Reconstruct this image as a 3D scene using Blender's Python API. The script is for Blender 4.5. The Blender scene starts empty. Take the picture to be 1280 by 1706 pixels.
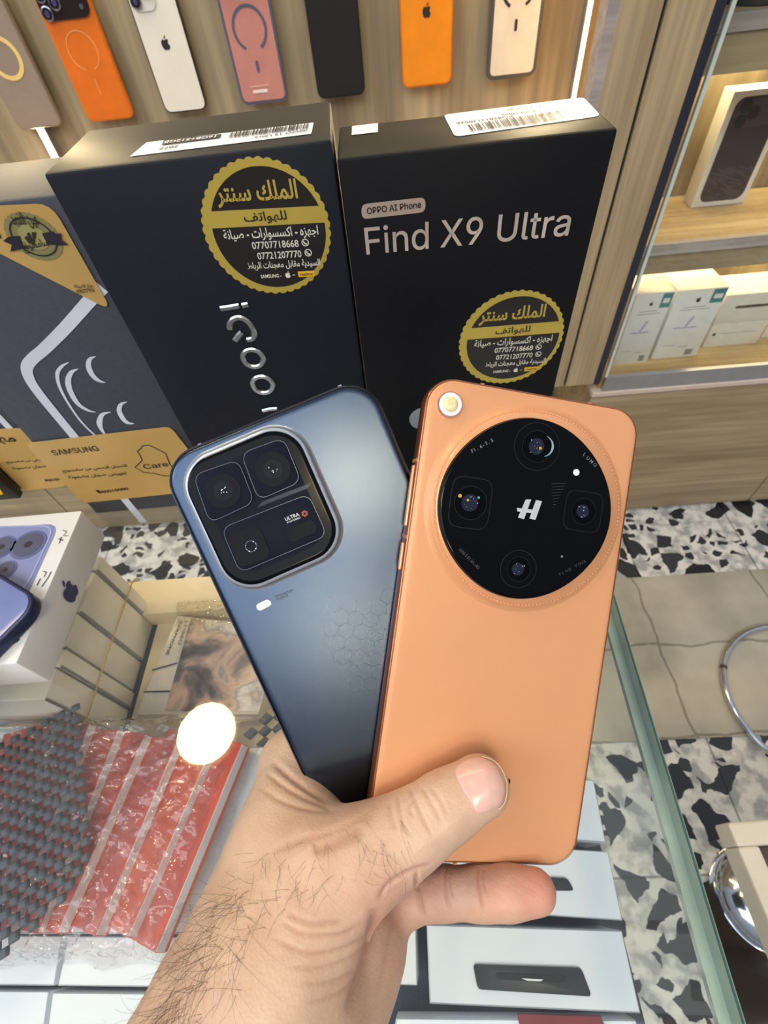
import bpy, bmesh, math, random
import numpy as np
from mathutils import Matrix, Vector
from mathutils.bvhtree import BVHTree
random.seed(7); rng = np.random.default_rng(7)
SC = bpy.context.scene
COL = SC.collection

# ------------------------------------------------------------------ camera
F = 800.0; CX, CY = 640.0, 853.0; HC = 0.245
def _basis():
    d = np.array([720 - CX, 1475 - CY, F]); d /= np.linalg.norm(d)
    y = np.array([600 - CX, -190 - CY, F]); y -= d * (y @ d); y /= np.linalg.norm(y)
    return np.array([np.cross(y, -d), y, -d])
WB = _basis()
EYE = np.array([0.0, 0.0, HC])
def ray(x, y): return WB @ np.array([x - CX, y - CY, F])
def proj(p):
    c = (np.asarray(p, float) - EYE) @ WB
    return np.array([CX, CY]) + F * c[..., :2] / c[..., 2:3]
def onz(x, y, z):
    r = ray(x, y); return EYE + r * ((z - EYE[2]) / r[2])
def ony(x, y, Y):
    r = ray(x, y); return EYE + r * (Y / r[1])
def onx(x, y, X):
    r = ray(x, y); return EYE + r * (X / r[0])
def at(x, y, zc): return EYE + ray(x, y) * (zc / F)

cam_d = bpy.data.cameras.new('camera'); cam = bpy.data.objects.new('camera', cam_d); COL.objects.link(cam)
m = Matrix.Identity(4)
for i in range(3):
    m[i][0] = WB[i, 0]; m[i][1] = -WB[i, 1]; m[i][2] = -WB[i, 2]; m[i][3] = EYE[i]
cam.matrix_world = m
cam_d.sensor_fit = 'HORIZONTAL'; cam_d.sensor_width = 36.0; cam_d.lens = 36.0 * F / 1280
cam_d.clip_start = 0.01; cam_d.clip_end = 50
cam_d.dof.use_dof = True; cam_d.dof.focus_distance = 0.165; cam_d.dof.aperture_fstop = 34
SC.camera = cam

# ------------------------------------------------------------------ world, lights, exposure
SC.view_settings.view_transform = 'Standard'; SC.view_settings.look = 'None'
SC.view_settings.exposure = 0.2; SC.view_settings.gamma = 1.0
SC.view_settings.use_curve_mapping = False
SC.cycles.transparent_max_bounces = 24
SC.cycles.max_bounces = 8
W = bpy.data.worlds.new('world'); SC.world = W; W.use_nodes = True
nt = W.node_tree; nt.nodes.clear()
wo = nt.nodes.new('ShaderNodeOutputWorld'); bg = nt.nodes.new('ShaderNodeBackground')
tc = nt.nodes.new('ShaderNodeTexCoord'); sx = nt.nodes.new('ShaderNodeSeparateXYZ'); cr = nt.nodes.new('ShaderNodeValToRGB')
nt.links.new(tc.outputs['Generated'], sx.inputs[0]); 
mp = nt.nodes.new('ShaderNodeMapRange'); mp.inputs[1].default_value = -1; mp.inputs[2].default_value = 1
nt.links.new(sx.outputs['Z'], mp.inputs[0]); nt.links.new(mp.outputs[0], cr.inputs[0])
cr.color_ramp.elements[0].position = 0.42; cr.color_ramp.elements[0].color = (0.10, 0.095, 0.09, 1)
cr.color_ramp.elements[1].position = 0.85; cr.color_ramp.elements[1].color = (0.42, 0.46, 0.52, 1)
nt.links.new(cr.outputs[0], bg.inputs[0]); nt.links.new(bg.outputs[0], wo.inputs[0]); bg.inputs[1].default_value = 1.0

def area(name, loc, target, sx_, sy_, power, col):
    l = bpy.data.lights.new(name, 'AREA'); l.shape = 'RECTANGLE'; l.size = sx_; l.size_y = sy_
    l.energy = power; l.color = col
    o = bpy.data.objects.new(name, l); COL.objects.link(o); o.location = loc
    o.rotation_euler = (Vector(target) - Vector(loc)).to_track_quat('-Z', 'Y').to_euler(); return o
area('ceiling_fill_panel', (-1.05, -1.75, 2.25), (-0.75, -0.8, 0), 3.6, 2.0, 58, (0.80, 0.90, 1.0))  # added soft panel standing in for ceiling lights and daylight together
area('ceiling_fill_panel', (-2.3, -0.6, 1.9), (-.3, 0.3, 0), 0.9, 0.9, 12, (1.0, 0.97, 0.92))  # added side fill, kept clear of reflections in the counter glass

# ------------------------------------------------------------------ materials
def lin(c): return tuple((v / 12.92 if v <= 0.04045 else ((v + 0.055) / 1.055) ** 2.4) for v in [x / 255 for x in c])
_M = {}
def mat(name, rgb, rough=0.5, metal=0.0, var=0.06, scale=40, spec=0.5, coat=0.0, bump=0.0, bscale=200, emit=None, estr=0):
    """principled material, the colour slightly mottled by a noise texture"""
    if name in _M: return _M[name]
    k = bpy.data.materials.new(name); k.use_nodes = True; n = k.node_tree; b = n.nodes['Principled BSDF']
    c = lin(rgb)
    t = n.nodes.new('ShaderNodeTexCoord'); z = n.nodes.new('ShaderNodeTexNoise'); z.inputs['Scale'].default_value = scale
    z.inputs['Detail'].default_value = 3
    r = n.nodes.new('ShaderNodeValToRGB')
    r.color_ramp.elements[0].position = 0.3; r.color_ramp.elements[1].position = 0.7
    r.color_ramp.elements[0].color = tuple(v * (1 - var) for v in c) + (1,)
    r.color_ramp.elements[1].color = tuple(min(1, v * (1 + var)) for v in c) + (1,)
    n.links.new(t.outputs['Object'], z.inputs['Vector']); n.links.new(z.outputs[0], r.inputs[0]); n.links.new(r.outputs[0], b.inputs['Base Color'])
    b.inputs['Roughness'].default_value = rough; b.inputs['Metallic'].default_value = metal
    b.inputs['Specular IOR Level'].default_value = spec; b.inputs['Coat Weight'].default_value = coat
    if bump:
        z2 = n.nodes.new('ShaderNodeTexNoise'); z2.inputs['Scale'].default_value = bscale; z2.inputs['Detail'].default_value = 4
        bp = n.nodes.new('ShaderNodeBump'); bp.inputs['Strength'].default_value = bump; bp.inputs['Distance'].default_value = 0.001
        n.links.new(t.outputs['Object'], z2.inputs['Vector']); n.links.new(z2.outputs[0], bp.inputs['Height']); n.links.new(bp.outputs[0], b.inputs['Normal'])
    if emit:
        b.inputs['Emission Color'].default_value = lin(emit) + (1,); b.inputs['Emission Strength'].default_value = estr
    _M[name] = k; return k
def clear_mat(name, tint, ior=1.5, gloss=1.0, rough=0.0, haze=0.0, hazecol=(255, 255, 255), wrinkle=0.0, wscale=60):
    """thin clear sheet: see-through, with fresnel reflection and a little milkiness"""
    k = bpy.data.materials.new(name); k.use_nodes = True; n = k.node_tree; n.nodes.clear()
    o = n.nodes.new('ShaderNodeOutputMaterial'); tr = n.nodes.new('ShaderNodeBsdfTransparent'); tr.inputs[0].default_value = tuple(v for v in tint) + (1,)
    gl = n.nodes.new('ShaderNodeBsdfGlossy'); gl.inputs['Roughness'].default_value = rough
    fr = n.nodes.new('ShaderNodeFresnel')
    ge = n.nodes.new('ShaderNodeNewGeometry'); mi = n.nodes.new('ShaderNodeMapRange'); mi.inputs[3].default_value = ior; mi.inputs[4].default_value = 1 / ior
    n.links.new(ge.outputs['Backfacing'], mi.inputs[0]); n.links.new(mi.outputs[0], fr.inputs[0])
    mu = n.nodes.new('ShaderNodeMath'); mu.operation = 'MULTIPLY'; mu.inputs[1].default_value = gloss; mu.use_clamp = True
    mx = n.nodes.new('ShaderNodeMixShader')
    n.links.new(fr.outputs[0], mu.inputs[0]); n.links.new(mu.outputs[0], mx.inputs[0])
    base = tr.outputs[0]
    if haze:
        df = n.nodes.new('ShaderNodeBsdfDiffuse'); df.inputs[0].default_value = lin(hazecol) + (1,)
        m2 = n.nodes.new('ShaderNodeMixShader'); 
        t = n.nodes.new('ShaderNodeTexCoord'); z = n.nodes.new('ShaderNodeTexNoise'); z.inputs['Scale'].default_value = 35; z.inputs['Detail'].default_value = 6
        r = n.nodes.new('ShaderNodeMapRange'); r.inputs[1].default_value = 0.35; r.inputs[2].default_value = 0.75; r.inputs[3].default_value = haze * 0.5; r.inputs[4].default_value = haze * 1.6
        n.links.new(t.outputs['Object'], z.inputs['Vector']); n.links.new(z.outputs[0], r.inputs[0]); n.links.new(r.outputs[0], m2.inputs[0])
        n.links.new(tr.outputs[0], m2.inputs[1]); n.links.new(df.outputs[0], m2.inputs[2]); base = m2.outputs[0]
    if wrinkle:
        t = n.nodes.new('ShaderNodeTexCoord'); z = n.nodes.new('ShaderNodeTexNoise'); z.inputs['Scale'].default_value = wscale; z.inputs['Detail'].default_value = 1.5
        z.inputs['Distortion'].default_value = .6
        sb = n.nodes.new('ShaderNodeMath'); sb.operation = 'SUBTRACT'; sb.inputs[1].default_value = .5; ab = n.nodes.new('ShaderNodeMath'); ab.operation = 'ABSOLUTE'
        n.links.new(z.outputs[0], sb.inputs[0]); n.links.new(sb.outputs[0], ab.inputs[0])
        bp = n.nodes.new('ShaderNodeBump'); bp.inputs['Strength'].default_value = wrinkle; bp.inputs['Distance'].default_value = 0.004
        n.links.new(t.outputs['Object'], z.inputs['Vector']); n.links.new(ab.outputs[0], bp.inputs['Height']); n.links.new(bp.outputs[0], gl.inputs['Normal']); n.links.new(bp.outputs[0], fr.inputs['Normal'])
    n.links.new(base, mx.inputs[1]); n.links.new(gl.outputs[0], mx.inputs[2]); n.links.new(mx.outputs[0], o.inputs[0])
    return k
def wood_mat(name, light, dark, axis=2, scale=1.0, rough=0.55, grain=1.0):
    k = bpy.data.materials.new(name); k.use_nodes = True; n = k.node_tree; b = n.nodes['Principled BSDF']
    t = n.nodes.new('ShaderNodeTexCoord'); mp = n.nodes.new('ShaderNodeMapping')
    s = [22 * scale] * 3; s[axis] = 1.6 * scale; mp.inputs['Scale'].default_value = s
    z = n.nodes.new('ShaderNodeTexNoise'); z.inputs['Scale'].default_value = 1; z.inputs['Detail'].default_value = 5; z.inputs['Roughness'].default_value = 0.6; z.inputs['Distortion'].default_value = 0.35
    r = n.nodes.new('ShaderNodeValToRGB'); e = r.color_ramp.elements
    e[0].position = 0.32; e[0].color = lin(dark) + (1,); e[1].position = 0.66; e[1].color = lin(light) + (1,)
    mp2 = n.nodes.new('ShaderNodeMapping'); s2 = [160 * scale] * 3; s2[axis] = 7 * scale; mp2.inputs['Scale'].default_value = s2
    z2 = n.nodes.new('ShaderNodeTexNoise'); z2.inputs['Scale'].default_value = 1; z2.inputs['Detail'].default_value = 2
    mr = n.nodes.new('ShaderNodeMapRange'); mr.inputs[1].default_value = 0.3; mr.inputs[2].default_value = 0.7; mr.inputs[3].default_value = 1 - 0.22 * grain; mr.inputs[4].default_value = 1.06
    mx = n.nodes.new('ShaderNodeMix'); mx.data_type = 'RGBA'; mx.blend_type = 'MULTIPLY'; mx.inputs[0].default_value = 1
    n.links.new(t.outputs['Object'], mp.inputs[0]); n.links.new(mp.outputs[0], z.inputs['Vector']); n.links.new(z.outputs[0], r.inputs[0])
    n.links.new(t.outputs['Object'], mp2.inputs[0]); n.links.new(mp2.outputs[0], z2.inputs['Vector']); n.links.new(z2.outputs[0], mr.inputs[0])
    n.links.new(r.outputs[0], mx.inputs[6]); n.links.new(mr.outputs[0], mx.inputs[7]); n.links.new(mx.outputs[2], b.inputs['Base Color'])
    b.inputs['Roughness'].default_value = rough
    return k
def terrazzo_mat():
    k = bpy.data.materials.new('terrazzo'); k.use_nodes = True; n = k.node_tree; b = n.nodes['Principled BSDF']; L = n.links.new
    t = n.nodes.new('ShaderNodeTexCoord')
    wz = n.nodes.new('ShaderNodeTexNoise'); wz.inputs['Scale'].default_value = 14; wz.inputs['Detail'].default_value = 4
    ad = n.nodes.new('ShaderNodeMix'); ad.data_type = 'RGBA'; ad.blend_type = 'LINEAR_LIGHT'; ad.inputs[0].default_value = 0.03
    L(t.outputs['Object'], wz.inputs['Vector']); L(t.outputs['Object'], ad.inputs[6]); L(wz.outputs['Color'], ad.inputs[7])
    def chips(scale, keep, edge):
        v = n.nodes.new('ShaderNodeTexVoronoi'); v.voronoi_dimensions = '2D'; v.inputs['Scale'].default_value = scale
        v2 = n.nodes.new('ShaderNodeTexVoronoi'); v2.voronoi_dimensions = '2D'; v2.feature = 'DISTANCE_TO_EDGE'; v2.inputs['Scale'].default_value = scale
        L(ad.outputs[2], v.inputs['Vector']); L(ad.outputs[2], v2.inputs['Vector'])
        s = n.nodes.new('ShaderNodeSeparateColor'); L(v.outputs['Color'], s.inputs[0])
        a = n.nodes.new('ShaderNodeMath'); a.operation = 'LESS_THAN'; a.inputs[1].default_value = keep; L(s.outputs[0], a.inputs[0])
        g = n.nodes.new('ShaderNodeMath'); g.operation = 'GREATER_THAN'; g.inputs[1].default_value = edge; L(v2.outputs['Distance'], g.inputs[0])
        q = n.nodes.new('ShaderNodeMath'); q.operation = 'MULTIPLY'; L(a.outputs[0], q.inputs[0]); L(g.outputs[0], q.inputs[1])
        return q, s
    big, sb = chips(15, 0.50, 0.15); sm, ss = chips(38, 0.36, 0.17)
    z = n.nodes.new('ShaderNodeTexNoise'); z.inputs['Scale'].default_value = 30; z.inputs['Detail'].default_value = 5
    r = n.nodes.new('ShaderNodeValToRGB'); e = r.color_ramp.elements
    e[0].position = 0.4; e[0].color = lin((165, 166, 168)) + (1,); e[1].position = 0.56; e[1].color = lin((226, 224, 220)) + (1,)
    L(t.outputs['Object'], z.inputs['Vector']); L(z.outputs[0], r.inputs[0])
    mx0 = n.nodes.new('ShaderNodeMix'); mx0.data_type = 'RGBA'; mx0.inputs[7].default_value = lin((52, 54, 58)) + (1,)
    L(sm.outputs[0], mx0.inputs[0]); L(r.outputs[0], mx0.inputs[6])
    cc = n.nodes.new('ShaderNodeValToRGB'); ce = cc.color_ramp.elements
    ce[0].position = 0.0; ce[0].color = lin((34, 36, 40)) + (1,); ce[1].position = 1.0; ce[1].color = lin((58, 60, 66)) + (1,)
    L(sb.outputs[1], cc.inputs[0])
    mx = n.nodes.new('ShaderNodeMix'); mx.data_type = 'RGBA'; L(big.outputs[0], mx.inputs[0]); L(mx0.outputs[2], mx.inputs[6]); L(cc.outputs[0], mx.inputs[7])
    br = n.nodes.new('ShaderNodeTexBrick'); br.offset = 0; br.inputs['Scale'].default_value = 1; br.inputs['Brick Width'].default_value = 0.3; br.inputs['Row Height'].default_value = 0.3
    br.inputs['Mortar Size'].default_value = 0.0022; br.inputs['Color1'].default_value = (1, 1, 1, 1); br.inputs['Color2'].default_value = (1, 1, 1, 1); br.inputs['Mortar'].default_value = (0.45, 0.45, 0.45, 1)
    L(t.outputs['Object'], br.inputs['Vector'])
    m3 = n.nodes.new('ShaderNodeMix'); m3.data_type = 'RGBA'; m3.blend_type = 'MULTIPLY'; m3.inputs[0].default_value = 1
    L(mx.outputs[2], m3.inputs[6]); L(br.outputs[0], m3.inputs[7]); L(m3.outputs[2], b.inputs['Base Color'])
    b.inputs['Roughness'].default_value = 0.25
    return k

# ------------------------------------------------------------------ object helpers
MW = {}
def _mw(o): return MW.get(o.name, np.eye(4)) if o else np.eye(4)
def tag(o, label=None, cat=None, group=None, kind=None):
    if label: o['label'] = label
    if cat: o['category'] = cat
    if group: o['group'] = group
    if kind: o['kind'] = kind
    return o
def empty(name, R=None, t=(0, 0, 0), label=None, cat=None, group=None, kind=None):
    o = bpy.data.objects.new(name, None); COL.objects.link(o); o.empty_display_size = 0.02
    M = np.eye(4); M[:3, 3] = t
    if R is not None: M[:3, :3] = R
    o.matrix_world = Matrix(M.tolist()); MW[o.name] = M
    return tag(o, label, cat, group, kind)
def mesh(name, V, Fc, m, parent=None, world=False, smooth=False):
    """one mesh object; V are local to the parent, or world points when world=True"""
    V = np.asarray(V, float).reshape(-1, 3)
    if world and parent is not None:
        I = np.linalg.inv(_mw(parent)); V = V @ I[:3, :3].T + I[:3, 3]
    me = bpy.data.meshes.new(name); me.from_pydata(V.tolist(), [], [list(map(int, f)) for f in Fc]); me.update()
    o = bpy.data.objects.new(name, me); COL.objects.link(o)
    for mm in (m if isinstance(m, (list, tuple)) else [m]): me.materials.append(mm)
    if parent is not None: o.parent = parent; MW[o.name] = _mw(parent)
    if smooth:
        me.polygons.foreach_set('use_smooth', [True] * len(me.polygons))
    return o
def auto_smooth(o, ang=40):
    me = o.data; bm = bmesh.new(); bm.from_mesh(me); bmesh.ops.recalc_face_normals(bm, faces=bm.faces)
    for f in bm.faces: f.smooth = True
    for e in bm.edges:
        if len(e.link_faces) == 2 and e.calc_face_angle(0) > math.radians(ang): e.smooth = False
    bm.to_mesh(me); bm.free(); return o
class MB:
    """collects shapes into one mesh"""
    def __init__(s): s.V = []; s.F = []; s.n = 0
    def add(s, V, Fc):
        V = np.asarray(V, float).reshape(-1, 3); s.V.append(V); s.F += [[i + s.n for i in f] for f in Fc]; s.n += len(V); return s
    def stack(s, outline, prof, T=None):
        """closed loft: outline(inset) -> n x 2 loop; prof = [(inset, z)...] bottom to top"""
        rings = [np.c_[outline(i), np.full(len(outline(i)), z)] for i, z in prof]; n = len(rings[0]); V = np.vstack(rings); f = []
        for k in range(len(rings) - 1):
            for j in range(n):
                a = k * n + j; b = k * n + (j + 1) % n; f.append((a, b, b + n, a + n))
        f.append(tuple(range(n))[::-1]); f.append(tuple(range((len(rings) - 1) * n, len(rings) * n)))
        if T is not None: V = V @ np.asarray(T[0]).T + np.asarray(T[1])
        return s.add(V, f)
    def box(s, a, b, bev=0.0, seg=2, T=None):
        a = np.minimum(a, b).astype(float) if isinstance(a, np.ndarray) else np.minimum(np.array(a, float), np.array(b, float)); b2 = np.maximum(np.array(b, float), a)
        w, h, t = b2 - a; c = (a + b2) / 2
        if bev <= 0:
            V = [(x, y, z) for z in (a[2], b2[2]) for y in (a[1], b2[1]) for x in (a[0], b2[0])]
            V = np.array(V)
            if T is not None: V = V @ np.asarray(T[0]).T + np.asarray(T[1])
            return s.add(V, [(0, 2, 3, 1), (4, 5, 7, 6), (0, 1, 5, 4), (2, 6, 7, 3), (0, 4, 6, 2), (1, 3, 7, 5)])
        o = lambda i: rr(w - 2 * i, h - 2 * i, max(bev - i, 1e-5), seg) + c[:2]
        th = np.linspace(0, math.pi / 2, seg + 1)
        pr = [(bev * (1 - math.sin(x)), a[2] + bev * (1 - math.cos(x))) for x in th] + [(bev * (1 - math.cos(x)), b2[2] - bev * (1 - math.sin(x))) for x in th]
        return s.stack(o, pr, T)
    def tube(s, pts, r, seg=8, closed=False, caps=True):
        P_ = np.asarray(pts, float); n = len(P_); r = np.full(n, r) if np.isscalar(r) else np.asarray(r)
        if closed: tg = np.roll(P_, -1, 0) - np.roll(P_, 1, 0)
        else: tg = np.gradient(P_, axis=0)
        tg /= np.linalg.norm(tg, axis=1)[:, None] + 1e-12
        u = np.cross(tg[0], [0, 0, 1.0]); 
        if np.linalg.norm(u) < 1e-3: u = np.cross(tg[0], [1.0, 0, 0])
        V = []; a = np.linspace(0, 2 * math.pi, seg, endpoint=False)
        for i in range(n):
            u = u - tg[i] * (u @ tg[i]); u /= np.linalg.norm(u); v = np.cross(tg[i], u)
            V.append(P_[i] + r[i] * (np.outer(np.cos(a), u) + np.outer(np.sin(a), v)))
        f = []
        for k in range(n if closed else n - 1):
            for j in range(seg):
                k2 = (k + 1) % n; f.append((k * seg + j, k * seg + (j + 1) % seg, k2 * seg + (j + 1) % seg, k2 * seg + j))
        if caps and not closed: f.append(tuple(range(seg))[::-1]); f.append(tuple(range((n - 1) * seg, n * seg)))
        return s.add(np.vstack(V), f)
    def flat(s, loop, T=None, z=0.0):
        L_ = np.asarray(loop, float); L_ = np.c_[L_, np.full(len(L_), z)] if L_.shape[1] == 2 else L_
        if T is not None: L_ = L_ @ np.asarray(T[0]).T + np.asarray(T[1])
        return s.add(L_, [tuple(range(len(L_)))])
    def ribbon(s, pts2, width, z=0.0, closed=False):
        p = np.asarray(pts2, float); n = len(p); w = np.full(n, width) if np.isscalar(width) else np.asarray(width)
        tg = (np.roll(p, -1, 0) - np.roll(p, 1, 0)) if closed else np.gradient(p, axis=0)
        nn = np.c_[-tg[:, 1], tg[:, 0]]; nn /= np.linalg.norm(nn, axis=1)[:, None] + 1e-12
        V = np.c_[np.vstack([p + nn * w[:, None] / 2, p - nn * w[:, None] / 2]), np.full(2 * n, z)]
        f = [((i + 1) % n, i, n + i, n + (i + 1) % n) for i in range(n if closed else n - 1)]
        return s.add(V, f)
    def build(s, name, m, parent=None, world=False, smooth=False, auto=0):
        o = mesh(name, np.vstack(s.V), s.F, m, parent, world, smooth)
        if auto: auto_smooth(o, auto)
        return o
def rr(w, h, r, n=6):
    """rounded rectangle loop, centred, counter-clockwise"""
    r = min(r, w / 2 - 1e-6, h / 2 - 1e-6); L_ = []
    for cx, cy, a0 in ((w / 2 - r, h / 2 - r, 0), (-w / 2 + r, h / 2 - r, 90), (-w / 2 + r, -h / 2 + r, 180), (w / 2 - r, -h / 2 + r, 270)):
        for k in range(n + 1):
            a = math.radians(a0 + 90 * k / n); L_.append((cx + r * math.cos(a), cy + r * math.sin(a)))
    return np.array(L_)
def circ(r, n=64):
    a = np.linspace(0, 2 * math.pi, n, endpoint=False); return np.c_[r * np.cos(a), r * np.sin(a)]
def rnd_prof(z0, z1, b, n=4):
    th = np.linspace(0, math.pi / 2, n + 1)
    return [(b * (1 - math.sin(x)), z0 + b * (1 - math.cos(x))) for x in th] + [(b * (1 - math.cos(x)), z1 - b * (1 - math.sin(x))) for x in th]
def spline(pts, n=8, closed=False):
    p = np.asarray(pts, float); N = len(p); out = []
    for i in range(N if closed else N - 1):
        g = (lambda k: p[k % N]) if closed else (lambda k: p[min(max(k, 0), N - 1)])
        a, b, c, d = g(i - 1), g(i), g(i + 1), g(i + 2)
        for t in np.linspace(0, 1, n, endpoint=False):
            out.append(0.5 * (2 * b + (c - a) * t + (2 * a - 5 * b + 4 * c - d) * t * t + (3 * b - a - 3 * c + d) * t ** 3))
    if not closed: out.append(p[-1])
    return np.array(out)
class Face:
    """a flat face of a thing: 2D coordinates on it, found from picture points"""
    def __init__(s, o, ux, uy): s.o = np.asarray(o, float); s.x = np.asarray(ux, float); s.y = np.asarray(uy, float); s.n = np.cross(s.x, s.y); s.R = np.array([s.x, s.y, s.n]).T
    def hit(s, px, py, dz=0.0):
        r = ray(px, py); o = s.o + s.n * dz; q = EYE + r * (((o - EYE) @ s.n) / (r @ s.n)); d = q - s.o; return np.array([d @ s.x, d @ s.y])
    def hits(s, pts, dz=0.0): return np.array([s.hit(x, y, dz) for x, y in pts])
    def T(s, dz=0.0): return (s.R, s.o + s.n * dz)
    def w(s, p2, dz=0.0):
        p2 = np.atleast_2d(p2); return s.o + p2[:, :1] * s.x + p2[:, 1:2] * s.y + dz * s.n
FORMS = {'ا': (0xFE8D, 2), 'ب': (0xFE8F, 4), 'ة': (0xFE93, 2), 'ت': (0xFE95, 4), 'ث': (0xFE99, 4), 'ج': (0xFE9D, 4), 'ح': (0xFEA1, 4), 'خ': (0xFEA5, 4), 'د': (0xFEA9, 2), 'ذ': (0xFEAB, 2), 'ر': (0xFEAD, 2), 'ز': (0xFEAF, 2), 'س': (0xFEB1, 4), 'ش': (0xFEB5, 4), 'ص': (0xFEB9, 4), 'ض': (0xFEBD, 4), 'ط': (0xFEC1, 4), 'ظ': (0xFEC5, 4), 'ع': (0xFEC9, 4), 'غ': (0xFECD, 4), 'ف': (0xFED1, 4), 'ق': (0xFED5, 4), 'ك': (0xFED9, 4), 'ل': (0xFEDD, 4), 'م': (0xFEE1, 4), 'ن': (0xFEE5, 4), 'ه': (0xFEE9, 4), 'و': (0xFEED, 2), 'ى': (0xFEEF, 2), 'ي': (0xFEF1, 4)}
def arabic(t):
    """joined letter forms in visual (left to right) order"""
    out = []
    for i, c in enumerate(t):
        if c not in FORMS: out.append(c); continue
        b, k = FORMS[c]
        prev = i > 0 and t[i - 1] in FORMS and FORMS[t[i - 1]][1] == 4
        nxt = k == 4 and i + 1 < len(t) and t[i + 1] in FORMS
        out.append(chr(b + (3 if prev and nxt else 2 if nxt else 1 if prev else 0)))
    return ''.join(out[::-1])
SANS = None
try:
    import os
    SANS = bpy.data.fonts.load(os.path.join(bpy.utils.resource_path('LOCAL'), 'datafiles', 'fonts', 'Inter.woff2'))
except Exception: SANS = None
def text_mesh(s, bold=0.0, extrude=0.0):
    cu = bpy.data.curves.new('lettering', 'FONT'); cu.body = s
    sans = SANS and s in ('Find X9 Ultra', 'OPPO AI Phone', 'Care', 'SAMSUNG')
    if sans: cu.font = SANS
    cu.size = 1; cu.resolution_u = 3; cu.offset = min(bold, .008) if sans else (bold if s.isascii() else (.022 if bold > .02 else .012)); cu.extrude = extrude
    ob = bpy.data.objects.new('lettering', cu); COL.objects.link(ob)
    bpy.context.view_layer.update()
    me = ob.evaluated_get(bpy.context.evaluated_depsgraph_get()).to_mesh()
    V = np.array([v.co[:] for v in me.vertices]).reshape(-1, 3); Fc = [list(p.vertices) for p in me.polygons]
    ob.to_mesh_clear(); bpy.data.objects.remove(ob); bpy.data.curves.remove(cu)
    return V, Fc
def text(name, s, face, m, parent, a, b=None, h=None, dz=0.0003, bold=0.0, raise_=0.0, px=True, mb=None, flip=False):
    """lettering on a face from point a to point b (ends of the base line), height h (metres of the letter box) or in proportion"""
    V, Fc = text_mesh(s, bold, 0.0)
    if len(V) == 0: return None
    A = face.hit(*a) if px else np.array(a, float); B = face.hit(*b) if px else np.array(b, float)
    lo, hi = V[:, :2].min(0), V[:, :2].max(0); d = B - A; L_ = np.linalg.norm(d); ux = d / L_; uy = np.array([-ux[1], ux[0]])
    if flip: uy = -uy
    sx_ = L_ / (hi[0] - lo[0]); sy_ = sx_ if h is None else h / (hi[1] - lo[1])
    q = A + np.outer((V[:, 0] - lo[0]) * sx_, ux) + np.outer((V[:, 1] - lo[1]) * sy_, uy)
    W_ = face.w(q, dz)
    if raise_:
        n = len(W_); W2 = face.w(q, dz + raise_)
        edges = {}
        for f in Fc:
            for i in range(len(f)): edges[(f[i], f[(i + 1) % len(f)])] = 1
        side = [(a_, b_, b_ + n, a_ + n) for (a_, b_) in edges if (b_, a_) not in edges]
        W_ = np.vstack([W_, W2]); Fc = [[i + n for i in f] for f in Fc] + side
    if mb is not None: mb.add(W_, Fc); return None
    return mesh(name, W_, Fc, m, parent, world=True)
APPLE = [(0, .30), (.12, .36), (.27, .36), (.40, .27), (.31, .13), (.32, -.04), (.43, -.16), (.36, -.32), (.25, -.45), (.13, -.47), (0, -.43), (-.13, -.47), (-.25, -.43), (-.38, -.24), (-.43, .0), (-.38, .22), (-.25, .35), (-.11, .35)]
LEAF = [(.0, .40), (.02, .52), (.10, .62), (.20, .66), (.19, .55), (.11, .44)]
def fruit_logo(face, c, size, ang=0.0, dz=0.0004, mb=None):
    mb = mb or MB(); ca, sa = math.cos(ang), math.sin(ang); Rm = np.array([[ca, -sa], [sa, ca]])
    for L_ in (APPLE, LEAF):
        q = spline(np.array(L_), 4, True) * size @ Rm.T + c
        mb.add(face.w(q, dz), [tuple(range(len(q)))])
    return mb
def barcode(face, corners, m, name, parent, seed, dz=0.0006, n=38):
    """black bars filling a quad given by picture points: top-left, top-right, bottom-right, bottom-left"""
    r_ = random.Random(seed); q = face.hits(corners); mb = MB(); x = 0.0
    ws = [r_.choice([1, 1, 2, 3]) for _ in range(n * 2)]; tot = float(sum(ws))
    for i, w_ in enumerate(ws):
        if i % 2 == 0:
            u0, u1 = x / tot, (x + w_) / tot
            L_ = [q[0] + (q[1] - q[0]) * u0, q[3] + (q[2] - q[3]) * u0, q[3] + (q[2] - q[3]) * u1, q[0] + (q[1] - q[0]) * u1]
            mb.add(face.w(np.array(L_), dz), [(0, 1, 2, 3)])
        x += w_
    return mb.build(name, m, parent, world=True)
def quad_round(face, corners, r, dz=0.0, n=5):
    """loop with rounded corners through picture points"""
    q = face.hits(corners); N = len(q); L_ = []
    for i in range(N):
        p, a, b = q[i], q[i - 1], q[(i + 1) % N]
        da, db = (a - p), (b - p); la, lb = np.linalg.norm(da), np.linalg.norm(db); k = min(r, la / 2, lb / 2)
        p0, p1 = p + da / la * k, p + db / lb * k
        for t in np.linspace(0, 1, n): L_.append((1 - t) ** 2 * p0 + 2 * t * (1 - t) * p + t * t * p1)
    return np.array(L_)
def label_sheet(name, face, corners, r, m, parent, dz=0.0002, th=0.0):
    q = quad_round(face, corners, r); mb = MB()
    area2 = np.sum(q[:, 0] * np.roll(q[:, 1], -1) - np.roll(q[:, 0], -1) * q[:, 1])
    if area2 < 0: q = q[::-1]
    if th: mb.stack(lambda i: q, [(0, dz), (0, dz + th)], face.T())
    else: mb.add(face.w(q, dz), [tuple(range(len(q)))])
    return mb.build(name, m, parent, world=True)
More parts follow.
